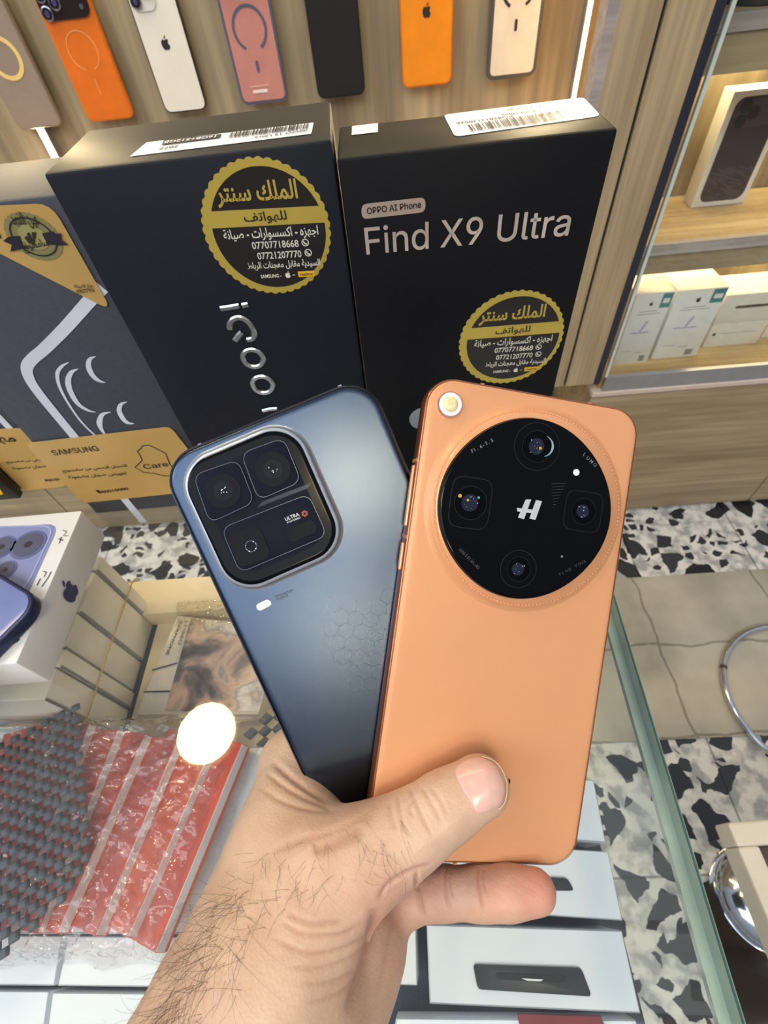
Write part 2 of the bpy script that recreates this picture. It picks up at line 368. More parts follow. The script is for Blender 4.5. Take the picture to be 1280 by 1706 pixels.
# ================================================================== SETTING
ZF = -0.90
WOOD_WALL = wood_mat('wood_wall_panel', (180, 164, 132), (114, 101, 82), 2, 0.5)
WOOD_PALE = wood_mat('wood_pale_panel', (194, 172, 138), (160, 138, 106), 2, 0.8)
WOOD_H = wood_mat('wood_cabinet_front', (186, 166, 134), (140, 121, 93), 0, 0.6)
WOOD_EDGE = wood_mat('wood_grey_edge', (186, 176, 172), (156, 146, 142), 0, 1.0)
WOOD_LEDGE = mat('ledge_edging', (214, 196, 184), 0.5)
DARK = mat('dark_gap', (26, 26, 32), 0.6)
ALU = mat('brushed_aluminium', (176, 178, 186), 0.35, 0.8)
TERR = terrazzo_mat()
def tile_mat():
    k = bpy.data.materials.new('grey_floor_tile'); k.use_nodes = True; n = k.node_tree; b = n.nodes['Principled BSDF']; L = n.links.new
    t = n.nodes.new('ShaderNodeTexCoord'); z = n.nodes.new('ShaderNodeTexNoise'); z.inputs['Scale'].default_value = 7; z.inputs['Detail'].default_value = 8
    r = n.nodes.new('ShaderNodeValToRGB'); e = r.color_ramp.elements
    e[0].position = 0.3; e[0].color = lin((152, 146, 132)) + (1,); e[1].position = 0.68; e[1].color = lin((194, 187, 172)) + (1,)
    L(t.outputs['Object'], z.inputs['Vector']); L(z.outputs[0], r.inputs[0])
    br = n.nodes.new('ShaderNodeTexBrick'); br.offset = 0; br.inputs['Scale'].default_value = 1; br.inputs['Brick Width'].default_value = 0.3; br.inputs['Row Height'].default_value = 0.2
    br.inputs['Mortar Size'].default_value = 0.003; br.inputs['Color1'].default_value = (1, 1, 1, 1); br.inputs['Color2'].default_value = (.93, .93, .93, 1); br.inputs['Mortar'].default_value = (0.55, 0.53, 0.5, 1)
    mp = n.nodes.new('ShaderNodeMapping'); mp.inputs['Location'].default_value = (0.02, -0.03, 0)
    zz = n.nodes.new('ShaderNodeTexNoise'); zz.inputs['Scale'].default_value = 9; zz.inputs['Detail'].default_value = 5
    ad = n.nodes.new('ShaderNodeMix'); ad.data_type = 'RGBA'; ad.blend_type = 'LINEAR_LIGHT'; ad.inputs[0].default_value = 0.02
    L(t.outputs['Object'], zz.inputs['Vector']); L(t.outputs['Object'], mp.inputs[0]); L(mp.outputs[0], ad.inputs[6]); L(zz.outputs['Color'], ad.inputs[7]); L(ad.outputs[2], br.inputs['Vector'])
    m3 = n.nodes.new('ShaderNodeMix'); m3.data_type = 'RGBA'; m3.blend_type = 'MULTIPLY'; m3.inputs[0].default_value = 1
    L(r.outputs[0], m3.inputs[6]); L(br.outputs[0], m3.inputs[7]); L(m3.outputs[2], b.inputs['Base Color']); b.inputs['Roughness'].default_value = 0.35
    return k
TILE = tile_mat()
tag(MB().box((-2.6, -1.6, ZF - .05), (2.6, 1.6, ZF)).build('floor', TERR), kind='structure')
tag(MB().box((-2.6, 0.228, ZF), (2.6, 0.617, ZF + .003)).build('floor_tile_strip', TILE), kind='structure')
YW = 1.06
tag(MB().box((-1.7, YW, ZF), (1.5, YW + .04, 1.3)).build('wall_back', WOOD_WALL), kind='structure')
# a shallow ledge along the bottom of the display recess
tag(MB().box((-1.7, 0.985, -0.075), (0.41, YW, -0.045), 0.003).build('trim_1', WOOD_LEDGE), kind='structure')
LED = mat('warm_led_strip', (255, 236, 190), 0.5, emit=(255, 222, 160), estr=9)
LEDW = mat('warm_white_led', (255, 244, 220), 0.5, emit=(255, 236, 200), estr=14)
def led(name, a, b, m, label):
    e = empty(name, None, (np.array(a) + np.array(b)) / 2 * [1, 1, 0] + [0, 0, min(a[2], b[2])], label, 'light strip')
    MB().box(np.array(a) - [.002, 0, 0], np.array(b) + [.002, .004, 0]).build('channel', ALU, e, world=True)
    MB().box(a, np.array(b) - [0, .001, 0]).build('diffuser', m, e, world=True); return e
xl = ony(971, 80, 1.045)[0]
led('led_strip', (xl - .003, 1.045, -.43), (xl + .003, 1.056, 1.2), LEDW, 'bright warm white vertical light strip beside the wooden post, right of the clear phone case')
xl2 = ony(79, 238, 1.045)[0]
led('led_strip', (xl2 - .006, 1.045, -.04), (xl2 + .006, 1.056, 1.2), LED, 'warm vertical light strip behind the greyish beige phone at far left')
for x_, p_ in ((xl, 5.0), (xl2, 5.0)):
    l = bpy.data.lights.new('led_glow', 'AREA'); l.shape = 'RECTANGLE'; l.size = 0.02; l.size_y = 0.9; l.energy = p_; l.color = (1.0, 0.78, 0.45)
    o = bpy.data.objects.new('led_glow', l); COL.objects.link(o); o.location = (x_, 1.04, 0.35); o.rotation_euler = (math.radians(90), 0, math.radians(180 if False else 0))
    o.rotation_euler = Vector((0.0, -1, 0)).to_track_quat('-Z', 'Z').to_euler()
# added warm fill light high in the recess, no fixture: washes the slatted wall from above
area('recess_fill_light', (-0.3, 0.93, 0.9), (-0.3, 1.06, 0.0), 1.6, 0.05, 5.5, (1.0, 0.83, 0.50))

# wooden end panel between display recess and glass showcase
YC = 0.8326
px = lambda x, y, Y=YC: ony(x, y, Y)[0]
e = empty('display_end_panel', None, (0.36, YC, ZF), 'tall pale wooden end panel with black joint lines between phone display and glass showcase', 'panel')
def wbox(name, a, b, m, parent, bev=0.0): return MB().box(a, b, bev).build(name, m, parent, world=True)
wbox('side_board', (0.289, YC + .001, -.43), (0.304, YC + .031, 1.25), WOOD_EDGE, e)
wbox('back_board', (0.304, YC + .0205, -.43), (0.42, YC + .031, 1.25), WOOD_PALE, e)
wbox('front_board', (0.304, YC, -.43), (0.3565, YC + .02, 1.25), WOOD_PALE, e, .001)
wbox('joint_strip', (0.3565, YC + .006, -.43), (0.3615, YC + .02, 1.25), DARK, e)
wbox('front_board', (0.3615, YC, -.43), (0.420, YC + .02, 1.25), WOOD_PALE, e, .001)
wbox('door_seal', (0.420, YC - .002, -.43), (0.433, YC + .02, 1.25), mat('blue_black_seal', (38, 41, 56), 0.4), e, .001)
wbox('inner_board', (0.4205, YC + .021, -.43), (0.4375, YW - .002, 1.25), WOOD_PALE, e)

# low cabinet on the right under the showcase, and its neighbour on the left
def cabinet(name, x0, x1, y0, splits, label, top=-.452):
    e = empty(name, None, ((x0 + x1) / 2, (y0 + YW) / 2, ZF), label, 'cabinet')
    wbox('body', (x0, y0 + .02, ZF), (x1, YW - .002, top - .012), WOOD_H, e)
    xs = [x0] + splits + [x1]
    for a, b in zip(xs[:-1], xs[1:]):
        wbox('drawer_front', (a + .002, y0, ZF + .012), (b - .002, y0 + .019, top - .016), WOOD_H, e, .0015)
    wbox('toe_shadow_strip', (x0, y0 + .012, ZF), (x1, y0 + .02, ZF + .012), DARK, e)  # dark strip put in for the shadow along the cabinet foot
    wbox('worktop_edge', (x0, y0 - .004, top - .012), (x1, YW - .002, top), WOOD_LEDGE, e, .002)
    return e
cabinet('low_cabinet', 0.424, 1.45, YC, [0.972], 'low wooden cabinet with plain drawer fronts under the lit glass showcase')
cabinet('low_cabinet', -1.6, 0.27, 0.905, [-1.0, -.4], 'low wooden cabinet at left, mostly hidden behind the leaning phone boxes')

# showcase
e = empty('glass_showcase', None, (0.9, 0.95, -.452), 'lit wooden showcase with sliding glass front and shelves holding white boxes', 'showcase')
ZB = -.437
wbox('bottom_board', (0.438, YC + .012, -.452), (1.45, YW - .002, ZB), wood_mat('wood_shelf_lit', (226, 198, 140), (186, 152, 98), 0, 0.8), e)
wbox('bottom_track', (0.444, YC - .001, -.452), (1.45, YC + .010, -.416), ALU, e, .001)
YS = 0.862
zm1 = ony(1171, 402, YS)[2]; zm2 = ony(1171, 419, YS)[2]; zm3 = ony(1171, 451, YS)[2]
zu1 = ony(1244, 20, YS)[2]; zu2 = ony(1244, 51, YS)[2]; zu3 = ony(1244, 121, YS)[2]
WSH = wood_mat('wood_shelf', (204, 180, 138), (164, 138, 98), 0, 0.8)
for z1, z2, z3 in ((zm1, zm2, zm3), (zu1, zu2, zu3)):
    s = wbox('shelf', (0.438, YS + .012, z3 + .01), (1.45, YW - .002, z1), WSH, e)
    wbox('shelf_edge', (0.438, YS, z2), (1.45, YS + .0115, z1 + .0005), WOOD_EDGE, s)
    wbox('shelf_front', (0.438, YS + .004, z3), (1.45, YS + .0115, z2 - .0002), WOOD_H, s)
    d = wbox('led_strip', (0.47, YW - .03, z3 + .004), (1.42, YW - .02, z3 + .0095), LED, s)
    l = bpy.data.lights.new('shelf_led', 'AREA'); l.shape = 'RECTANGLE'; l.size = 0.95; l.size_y = 0.015; l.energy = 1.5; l.color = (1.0, 0.78, 0.42)
    o = bpy.data.objects.new('shelf_led', l); COL.objects.link(o); o.location = (0.95, YW - .045, z3 - .003)
wbox('shelf', (0.438, YS, 0.42), (1.45, YW - .002, 0.45), WSH, e)
GL = clear_mat('showcase_glass', (0.97, 0.985, 0.975), 1.45, 0.8)
g = mesh('sliding_glass', [(0.446, YC + .003, -.416), (1.45, YC + .003, -.416), (1.45, YC + .003, 1.2), (0.446, YC + .003, 1.2)], [(0, 1, 2, 3)], GL, e, world=True)
wbox('glass_edge', (0.4405, YC + .001, -.416), (0.4458, YC + .006, 1.2), mat('glass_edge_pale', (206, 214, 206), 0.2), g)
xg = px(1206, 60)
g2 = mesh('sliding_glass', [(xg + .004, YC + .011, -.416), (1.45, YC + .011, -.416), (1.45, YC + .011, 1.2), (xg + .004, YC + .011, 1.2)], [(0, 1, 2, 3)], GL, e, world=True)
wbox('glass_edge', (xg, YC + .009, -.416), (xg + .0035, YC + .013, 1.2), mat('glass_edge_green', (168, 178, 158), 0.2), g2)

WHITE = mat('white_card', (236, 236, 236), 0.4, var=0.02)
WHITEB = mat('white_box_side', (226, 224, 218), 0.45, var=0.03)
INK = mat('black_ink', (36, 36, 40), 0.5)
GREYINK = mat('grey_ink', (150, 152, 160), 0.5)
TEAL = mat('teal_print', (70, 140, 145), 0.5)
def box_thing(name, label, cat, fl, ux, w, d, h, m, group=None, bev=.0012, part='carton', lean=0.0):
    """upright or lying carton from its front-lower-left corner; returns the thing and its front face"""
    ux = np.array([ux[0], ux[1], 0.0]); ux /= np.linalg.norm(ux); uy = np.array([-ux[1], ux[0], 0]); uz = np.array([0, 0, 1.0])
    if lean: 
        uy2 = uy * math.cos(lean) - uz * math.sin(lean); uz = uz * math.cos(lean) + uy * math.sin(lean); uy = uy2
    R = np.array([ux, uy, uz]).T; c = np.array(fl) + ux * w / 2 + uy * d / 2
    t = empty(name, R, c, label, cat, group)
    MB().box((-w / 2, -d / 2, 0), (w / 2, d / 2, h), bev).build(part, m, t, auto=30)
    front = Face(np.array(fl) + ux * w / 2 + uz * h / 2, ux, uz); top = Face(c + uz * h, ux, uy); right = Face(c + ux * w / 2 + uz * h / 2, uy, uz)
    return t, front, top, right
# two upright accessory boxes on the showcase floor
for i, (bl, br_, tl, tr_, dd, lab) in enumerate([((1021, 609), (1077, 603), (1048, 492), (1119, 487), .085, 'white accessory box with teal corner label, leftmost in the showcase beside the wooden panel'),
                                          ((1084, 598), (1160, 593), (1133, 485), (1212, 479), .085, 'larger white accessory box with teal corner label, second from the wooden panel in the showcase')]):
    A = onz(*bl, ZB); B = onz(*br_, ZB); yy = (A[1] + B[1]) / 2; h = ony(tl[0], tl[1], yy)[2] - ZB
    t, fr_, tp, rt = box_thing('accessory_box', lab, 'box', (A[0], yy, ZB), (1, 0), B[0] - A[0], min(dd, YW - .02 - yy), h, WHITE, 'upright accessory boxes in the showcase')
    w = B[0] - A[0]
    q = np.array([[w * .22, h * .3], [w * .49, h * .3], [w * .49, h * .485], [w * .22, h * .485]]); MB().flat(q, fr_.T(.0004)).build('corner_label', TEAL, t, world=True)
    MB().flat(np.array([[w * .27, h * .36], [w * .44, h * .36], [w * .44, h * .42], [w * .27, h * .42]]), fr_.T(.0007)).build('label_text_bar', WHITE, t, world=True)
    fruit_logo(fr_, np.array([-.02 * w, h * .36]), w * .11).build('fruit_logo', INK, t, world=True)
    for yq, x0, x1 in ((.26, -.25, .2), (.225, -.32, .3), (-.3, -.35, -.1), (-.33, .0, .2)): MB().flat(np.array([[w * x0, h * yq], [w * x1, h * yq], [w * x1, h * (yq + .008)], [w * x0, h * (yq + .008)]]), fr_.T(.0004)).build('printed_line', GREYINK, t, world=True)
    mbx = MB(); mbx.stack(lambda i_: rr(w * .06, h * .16, w * .03) @ np.array([[.93, .37], [-.37, .93]]).T + [0, h * .06], [(0, .0003), (0, .0005)], fr_.T()); mbx.stack(lambda i_: rr(w * .5, h * .02, w * .02) + [-.05 * w, -h * .03], [(0, .0003), (0, .0005)], fr_.T())
    mbx.build('product_picture', mat('pale_lilac_print', (186, 186, 208), 0.5), t, world=True)
    mbx = MB()
    for k in range(4): mbx.flat(np.array([[w * .2, h * (-.46 + k * .022)], [w * .36, h * (-.46 + k * .022)], [w * .36, h * (-.448 + k * .022)], [w * .2, h * (-.448 + k * .022)]]), fr_.T(.0004))
    mbx.build('small_print', INK, t, world=True)
# flat boxes lying in a stack
A = onz(1166, 580, ZB); 
ya = A[1]; x0 = A[0] + .005; zt = ony(1186, 541, ya)[2]; zt2 = ony(1213, 492, ya)[2]
for i, (za, zb, lab) in enumerate([(ZB, zt, 'flat white box with small round mark, under the pen box in the showcase'), (zt, zt2, 'flat white box with a dark pen picture, on top of another in the showcase')]):
    t, fr_, tp, rt = box_thing('pen_box', lab, 'box', (x0 + (.0 if i == 0 else -.002), ya, za + .0003), (1, 0), .118 if i == 0 else .19, .08, zb - za - .0006, WHITEB, 'flat pen boxes stacked in the showcase')
    if i == 0: fruit_logo(fr_, np.array([-.047, .004]), .008).build('fruit_logo', INK, t, world=True); MB().flat(np.array([[-.04, .004], [.045, .004], [.045, .005], [-.04, .005]]), fr_.T(.0004)).build('pen_outline', GREYINK, t, world=True)
    else: MB().stack(lambda i_: rr(.13, .006, .003) + [.0, .004], [(0, .0003), (0, .0006)], fr_.T()).build('pen_picture', mat('dark_brown_print', (92, 76, 68), .5), t, world=True)
t, fr_, tp, rt = box_thing('small_box', 'little white box at the right edge of the picture on the showcase floor', 'box', (x0 + .125, ya + .012, ZB), (1, 0), .08, .05, .04, WHITEB)
mbx = MB(); mbx.ribbon(rr(.07, .032, .002), .002, .0004, True); mesh('gold_border', fr_.w(np.vstack(mbx.V)[:, :2], .0004), mbx.F, mat('gold_foil', (190, 160, 80), .35, .6), t, world=True)
# phone box standing on the middle shelf
A = onz(1150, 347, zm1); B = onz(1240, 339, zm1); yy = (A[1] + B[1]) / 2; xa = A[0]; xb = B[0]
tl = ony(1196, 140, yy); h = ony(1210, 122, yy)[2] - zm1
t, fr_, tp, rt = box_thing('phone_box', 'white phone box with dark phone picture standing on the middle showcase shelf', 'box', (xa, yy, zm1 + .0004), (1, 0), xb - xa, .035, min(h, .17), WHITE)
w = xb - xa; h = min(h, .17); zz = .0004
PICT = mat('dark_plum_print', (72, 62, 70), .35); PIC2 = mat('darker_plum_print', (52, 45, 52), .35)
MB().stack(lambda i: rr(w * .80, h * .90, w * .14) + [0, -h * .0], [(0, zz), (0, zz + .0002)], fr_.T()).build('phone_picture', PICT, t, world=True)
MB().stack(lambda i: rr(w * .76, h * .22, w * .12) + [0, h * .32], [(0, zz + .0003), (0, zz + .0005)], fr_.T()).build('camera_plateau_picture', mat('plum_print', (84, 73, 80), .35), t, world=True)
mbx = MB()
for cx_, cy_ in ((-.22, .38), (-.22, .26), (-.05, .32)): mbx.stack(lambda i: circ(w * .1, 24) + [w * cx_, h * cy_], [(0, zz + .0006), (0, zz + .0008)], fr_.T())
mbx.build('lens_picture', PIC2, t, world=True)
# something dark with a round foot on the upper shelf
A = onz(1262, 8, zu1)
t = empty('round_charger', None, (A[0] + .01, A[1] + .02, zu1), 'dark round gadget lying on the upper showcase shelf at the top right corner', 'gadget')
DKG = mat('dark_grey_plastic', (58, 56, 60), 0.4)
MB().stack(lambda i: circ(.038 - i, 40), rnd_prof(0, .012, .003)).build('base', DKG, t, auto=40)
MB().stack(lambda i: circ(.026 - i, 40), rnd_prof(.0121, .02, .003)).build('pad', mat('grey_plastic', (96, 92, 96), 0.4), t, auto=40)

# ================================================================== PHONES ON THE WALL
ZBOT = 0.047; YP = YW - .001
def wall_phone(x0, x1, label, body, frame, kind, zb=ZBOT, length=.163, corner=.011, inset=.0045):
    w = x1 - x0; R = np.array([[1, 0, 0], [0, 0, -1], [0, 1, 0]]).astype(float)  # local x right, y up, z towards the shop
    t = empty('phone', R, ((x0 + x1) / 2, YP - .012, zb), label, 'phone', 'phones fixed in a row on the wall')
    rd = lambda i: rr(w - 2 * i, length - 2 * i, max(corner - i, .001)) + [0, length / 2]
    MB().stack(rd, [(.0016, .0), (0, .0015), (0, .0075), (.0008, .0088), (.002, .0088)]).build('frame', frame, t, auto=40)
    MB().stack(lambda i: rr(w - inset, length - inset, corner - inset * .4) + [0, length / 2], [(0, .0088), (0.0, .0094)]).build('back_panel', body, t, auto=40)
    MB().stack(lambda i: circ(.012, 24) + [0, length * .45], [(0, -.0105), (0, -.0001)]).build('wall_mount', DKG, t)
    return t, Face(np.array([(x0 + x1) / 2, YP - .012 - .0094, zb]), [1, 0, 0], [0, 0, 1]), w
def lens(mb, c, r, z0, z1, T): mb.stack(lambda i: circ(r - i, 32) + c, [(0, z0), (0, z1 - .0004), (.0005, z1)], T)
LENSRIM = mat('lens_rim_steel', (150, 150, 165), .25, .9); LENSGL = mat('lens_glass_black', (14, 13, 22), .05, coat=1); LENSIN = mat('lens_inner_purple', (70, 62, 110), .1, coat=1)
ORG = mat('orange_phone_back', (226, 112, 20), .45); ORF = mat('orange_metal_frame', (238, 128, 28), .35, .2)
def lenses(t, f, pts, r, zb=.0):
    for c in pts:
        a = MB(); lens(a, np.array(c), r, zb, zb + .003, f.T()); o = a.build('camera_lens', LENSRIM, t, world=True, auto=40)
        a = MB(); lens(a, np.array(c), r * .8, zb + .003, zb + .0033, f.T()); o2 = a.build('lens_glass', LENSGL, o, world=True)
        a = MB(); lens(a, np.array(c), r * .42, zb + .0033, zb + .0036, f.T()); a.build('lens_iris', LENSIN, o, world=True)
def mag_ring(t, f, c, r, wd, m, stem=True, gap=0.0, z=.0006):
    a = MB(); th = np.linspace(math.radians(-90 + gap), math.radians(270 - gap), 60); p = np.c_[np.cos(th), np.sin(th)] * r + c
    a.ribbon(p, wd, 0); o = mesh('magnet_ring', f.w(np.vstack(a.V)[:, :2], z), a.F, m, t, world=True)
    if stem: MB().stack(lambda i: rr(wd * 1.15, r * .55, wd * .5) + [c[0], c[1] - r - r * .75], [(0, z * .5), (0, z)], f.T()).build('magnet_stem', m, t, world=True)
xs = lambda a, b: (ony(*a, YP - .012)[0], ony(*b, YP - .012)[0])
# far left: taupe case with cream ring
t, f, w = wall_phone(-.6115, -.533, 'greyish beige phone case with a cream magnet ring, leftmost on the wall', mat('taupe_case', (150, 132, 118), .5), mat('taupe_rim', (138, 120, 106), .5), 0)
mag_ring(t, f, np.array([-.001, .088]), .0235, .006, mat('cream_ring', (240, 206, 130), .35), False)
MB().stack(lambda i: rr(.04 - 2 * i, .04 - 2 * i, .011) + [-.016, .139], rnd_prof(0, .002, .0008), f.T()).build('camera_island', mat('peach_plate', (208, 140, 112), .4), t, world=True)
lenses(t, f, [(-.026, .15), (-.026, .131), (-.007, .141)], .0075, .002)
# orange phone in a clear orange case
t, f, w = wall_phone(-.4875, -.408, 'bright orange wall phone with thin pale ring outline, right of the greyish beige case', ORG, ORF, 1)
mag_ring(t, f, np.array([0, .086]), .0225, .0015, mat('pale_orange_line', (240, 158, 92), .4), False, 18)
MB().stack(lambda i: rr(.0014, .02, .0006) + [0, .043], [(0, .0002), (0, .0005)], f.T()).build('magnet_stem', mat('pale_orange_line', (240, 158, 92), .4), t, world=True)
MB().stack(lambda i: rr(w - .006 - 2 * i, .036, .012) + [0, .139], rnd_prof(0, .003, .0008), f.T()).build('camera_plate', mat('black_plate', (34, 22, 26), .2, coat=.5), t, world=True)
lenses(t, f, [(-.027, .148), (-.027, .129), (-.01, .139)], .0085, .003)
MB().stack(lambda i: circ(.003, 20) + [.026, .132], [(0, .003), (0, .0035)], f.T()).build('flash', LENSRIM, t, world=True)
# white phone
t, f, w = wall_phone(-.3535, -.2815, 'white phone with black fruit logo and dark frame, third from left on the wall', mat('ivory_back', (236, 230, 218), .25, var=.02), mat('dark_bronze_frame', (74, 66, 58), .3, .6), 2)
fruit_logo(f, np.array([0, .083]), .0145).build('fruit_logo', INK, t, world=True)
MB().stack(lambda i: rr(.038 - 2 * i, .04 - 2 * i, .011) + [-.0135, .139], rnd_prof(0, .002, .0008), f.T()).build('camera_island', mat('ivory_glossy', (225, 220, 212), .15, coat=.5), t, world=True)
lenses(t, f, [(-.023, .149), (-.023, .130), (-.005, .140)], .0078, .002)
# pink case, slate rim
SL = mat('slate_rim', (86, 88, 112), .45); PK = mat('dusty_pink_back', (196, 132, 122), .4)
t, f, w = wall_phone(-.2225, -.1445, 'dusty pink phone case with slate grey rim and ring, fourth from left on the wall', PK, SL, 3, inset=.008)
mag_ring(t, f, np.array([0, .089]), .0245, .0038, SL, True, 28)
MB().stack(lambda i: rr(.024, .004, .0008) + [-.004, .016], [(0, .0002), (0, .0006)], f.T()).build('printed_label', mat('pale_print', (236, 220, 214), .5), t, world=True)
MB().stack(lambda i: rr(.030, .0018, .0006) + [-.004, .0225], [(0, .0002), (0, .0006)], f.T()).build('printed_line', mat('pale_pink_print', (220, 170, 160), .5), t, world=True)
MB().stack(lambda i: rr(w - .008 - 2 * i, .034, .012) + [0, .1435], rnd_prof(0, .0025, .0008), f.T()).build('camera_plate', SL, t, world=True)
lenses(t, f, [(-.025, .151), (-.007, .151)], .007, .0025)
# black
t, f, w = wall_phone(-.0945, -.0155, 'plain black phone with nothing printed on its back, fifth from left on the wall', mat('matt_black_back', (28, 26, 30), .4), mat('black_frame', (22, 20, 22), .35), 4, zb=.044)
# plain orange with black logo
t, f, w = wall_phone(.0465, .1265, 'golden orange wall phone with black fruit logo, right of the plain black phone', mat('golden_orange_back', (236, 142, 24), .4), ORF, 5, zb=.046)
fruit_logo(f, np.array([0, .086]), .0145).build('fruit_logo', INK, t, world=True)
# clear case with dark rim
t, f, w = wall_phone(.1835, .2635, 'milky white phone case with dark grey rim, on the wall beside the light strip', mat('milky_clear_back', (222, 212, 198), .35), mat('charcoal_rim', (78, 74, 76), .45), 6, zb=.044, inset=.011)
mag_ring(t, f, np.array([0, .105]), .0245, .0038, INK, True, 28)
# ================================================================== GLASS COUNTER
GLASS = clear_mat('counter_glass', (0.955, 0.98, 0.97), 1.5, 1.0, 0.0, haze=0.02, hazecol=(225, 230, 232))
EDW = .015
GEDGE = mat('polished_glass_edge', (138, 160, 148), .15, var=.14, scale=60, coat=.6)
GEDGE2 = mat('dark_glass_edge', (62, 92, 84), .12, var=.2, scale=60, coat=.6)
a0 = onz(1025, 990, 0); a1 = onz(1239, 1690, 0); dx = (a1 - a0) / (a1[1] - a0[1])
XR = lambda y: a0[0] + dx[0] * (y - a0[1])
YF, YN, XL = 0.275, -0.30, -0.62
c = empty('glass_counter', None, (-.2, 0, ZF), 'clear glass shop counter with thick green glass edge that the boxes and packets stand on', 'counter')
TH = 0.009
def prism(mb, quad, z0, z1):
    V = [(x, y, z) for z in (z0, z1) for x, y in quad]; return mb.add(V, [(3, 2, 1, 0), (4, 5, 6, 7)] + [(i, (i + 1) % 4, 4 + (i + 1) % 4, 4 + i) for i in range(4)])
# the sheet itself is one surface of clear glass, its thickness closed by the green polished edges
top = mesh('glass_top', [(XL, YN, 0), (XR(YN), YN, 0), (XR(YF), YF, 0), (XL, YF, 0)], [(0, 1, 2, 3)], GLASS, c, world=True)
e_ = .0012
prism(MB(), [(XR(YN) - e_, YN), (XR(YN), YN), (XR(YF), YF), (XR(YF) - e_, YF)], -TH, -.0002).build('polished_edge', GEDGE, c, world=True)
prism(MB(), [(XL, YF - e_), (XR(YF) - e_, YF - e_), (XR(YF) - e_, YF), (XL, YF)], -TH, -.0002).build('polished_edge', clear_mat('far_glass_edge', (.75, .86, .82), 1.5, .8, .05, .12, (150, 180, 170)), c, world=True)
# upright glass side below the edge, a little way in
S0 = .0025
side = prism(MB(), [(XR(YN) - S0 - .003, YN), (XR(YN) - S0 + .002, YN), (XR(YF) - S0 + .002, YF), (XR(YF) - S0 - .003, YF)], -.0125, -TH).build('side_glass', mat('side_glass_top_edge', (158, 176, 164), .2, var=.14, scale=50, coat=.5), c, world=True)
mesh('side_pane', [(XR(YN) - S0 - .0025, YN, -.0125), (XR(YF) - S0 - .0025, YF, -.0125), (XR(YF) - S0 - .0025, YF, ZF + .12), (XR(YN) - S0 - .0025, YN, ZF + .12)], [(0, 1, 2, 3)], clear_mat('side_pane_glass', (.93, .97, .95), 1.45, .5), side, world=True)
# fine dark line where edge and bevel meet
MB().tube([(XR(YN) - .0009, YN, .0001), (XR(YF) - .0009, YF, .0001)], .0005, 6).build('edge_bevel', GEDGE2, c, world=True)
MB().tube([(XR(YN), YN, -TH), (XR(YF), YF, -TH)], .0006, 6).build('edge_bevel', GEDGE2, c, world=True)
# dark shelf board inside, its right end a strip of glass
ZI = -.14
SHG = clear_mat('inner_shelf_glass', (0.88, 0.92, 0.92), 1.45, .6, 0.0, haze=.12, hazecol=(190, 200, 210))
XS = onz(1085, 1690, ZI)[0]
sh = MB().box((XL + .004, YN + .004, ZI - .012), (XS - .004, .215, ZI), .001).build('inner_shelf', mat('dusty_navy_board', (44, 52, 66), .45, var=.3, scale=700), c, world=True)
xe = lambda y: XR(y) - S0 - .007
mesh('shelf_glass', [(XS - .004, YN + .004, ZI - .002), (xe(YN), YN + .004, ZI - .002), (xe(.215), .215, ZI - .002), (XS - .004, .215, ZI - .002)], [(0, 1, 2, 3)], SHG, sh, world=True)
tag(c)
for k, (x_, y_) in enumerate([(XL + .02, YN + .02), (XL + .02, YF - .02)]):
    wbox('corner_post', (x_ - .012, y_ - .012, ZF), (x_ + .012, y_ + .012, -TH), ALU, c, .002)
wbox('base_board', (XL, YN, ZF), (-.36, .24, ZF + .12), DARK, c, .002)

# ================================================================== BOXES STANDING ON THE GLASS
BLACKBOX = mat('matt_navy_black_card', (22, 26, 36), .5, spec=.3, var=.05, scale=300)
BLACKBOX2 = mat('matt_black_card', (13, 14, 19), .48, spec=.25, var=.05, scale=300)
GREYBOX = mat('slate_grey_card', (62, 66, 78), .6, var=.10, scale=500)
GOLD = mat('gold_foil_ring', (204, 180, 84), .38, .35, var=.08, scale=30)
BADGE = mat('badge_black', (36, 33, 33), .3, var=.1, scale=60)
PALE = mat('pale_print_ink', (226, 222, 210), .45)
GOLDCARD = mat('gold_card', (206, 168, 100), .38, .25, var=.06, scale=30)
STICK = mat('white_sticker', (226, 230, 238), .4, var=.02)
SILV = mat('silver_foil', (196, 194, 196), .22, .9, var=.1, scale=60)

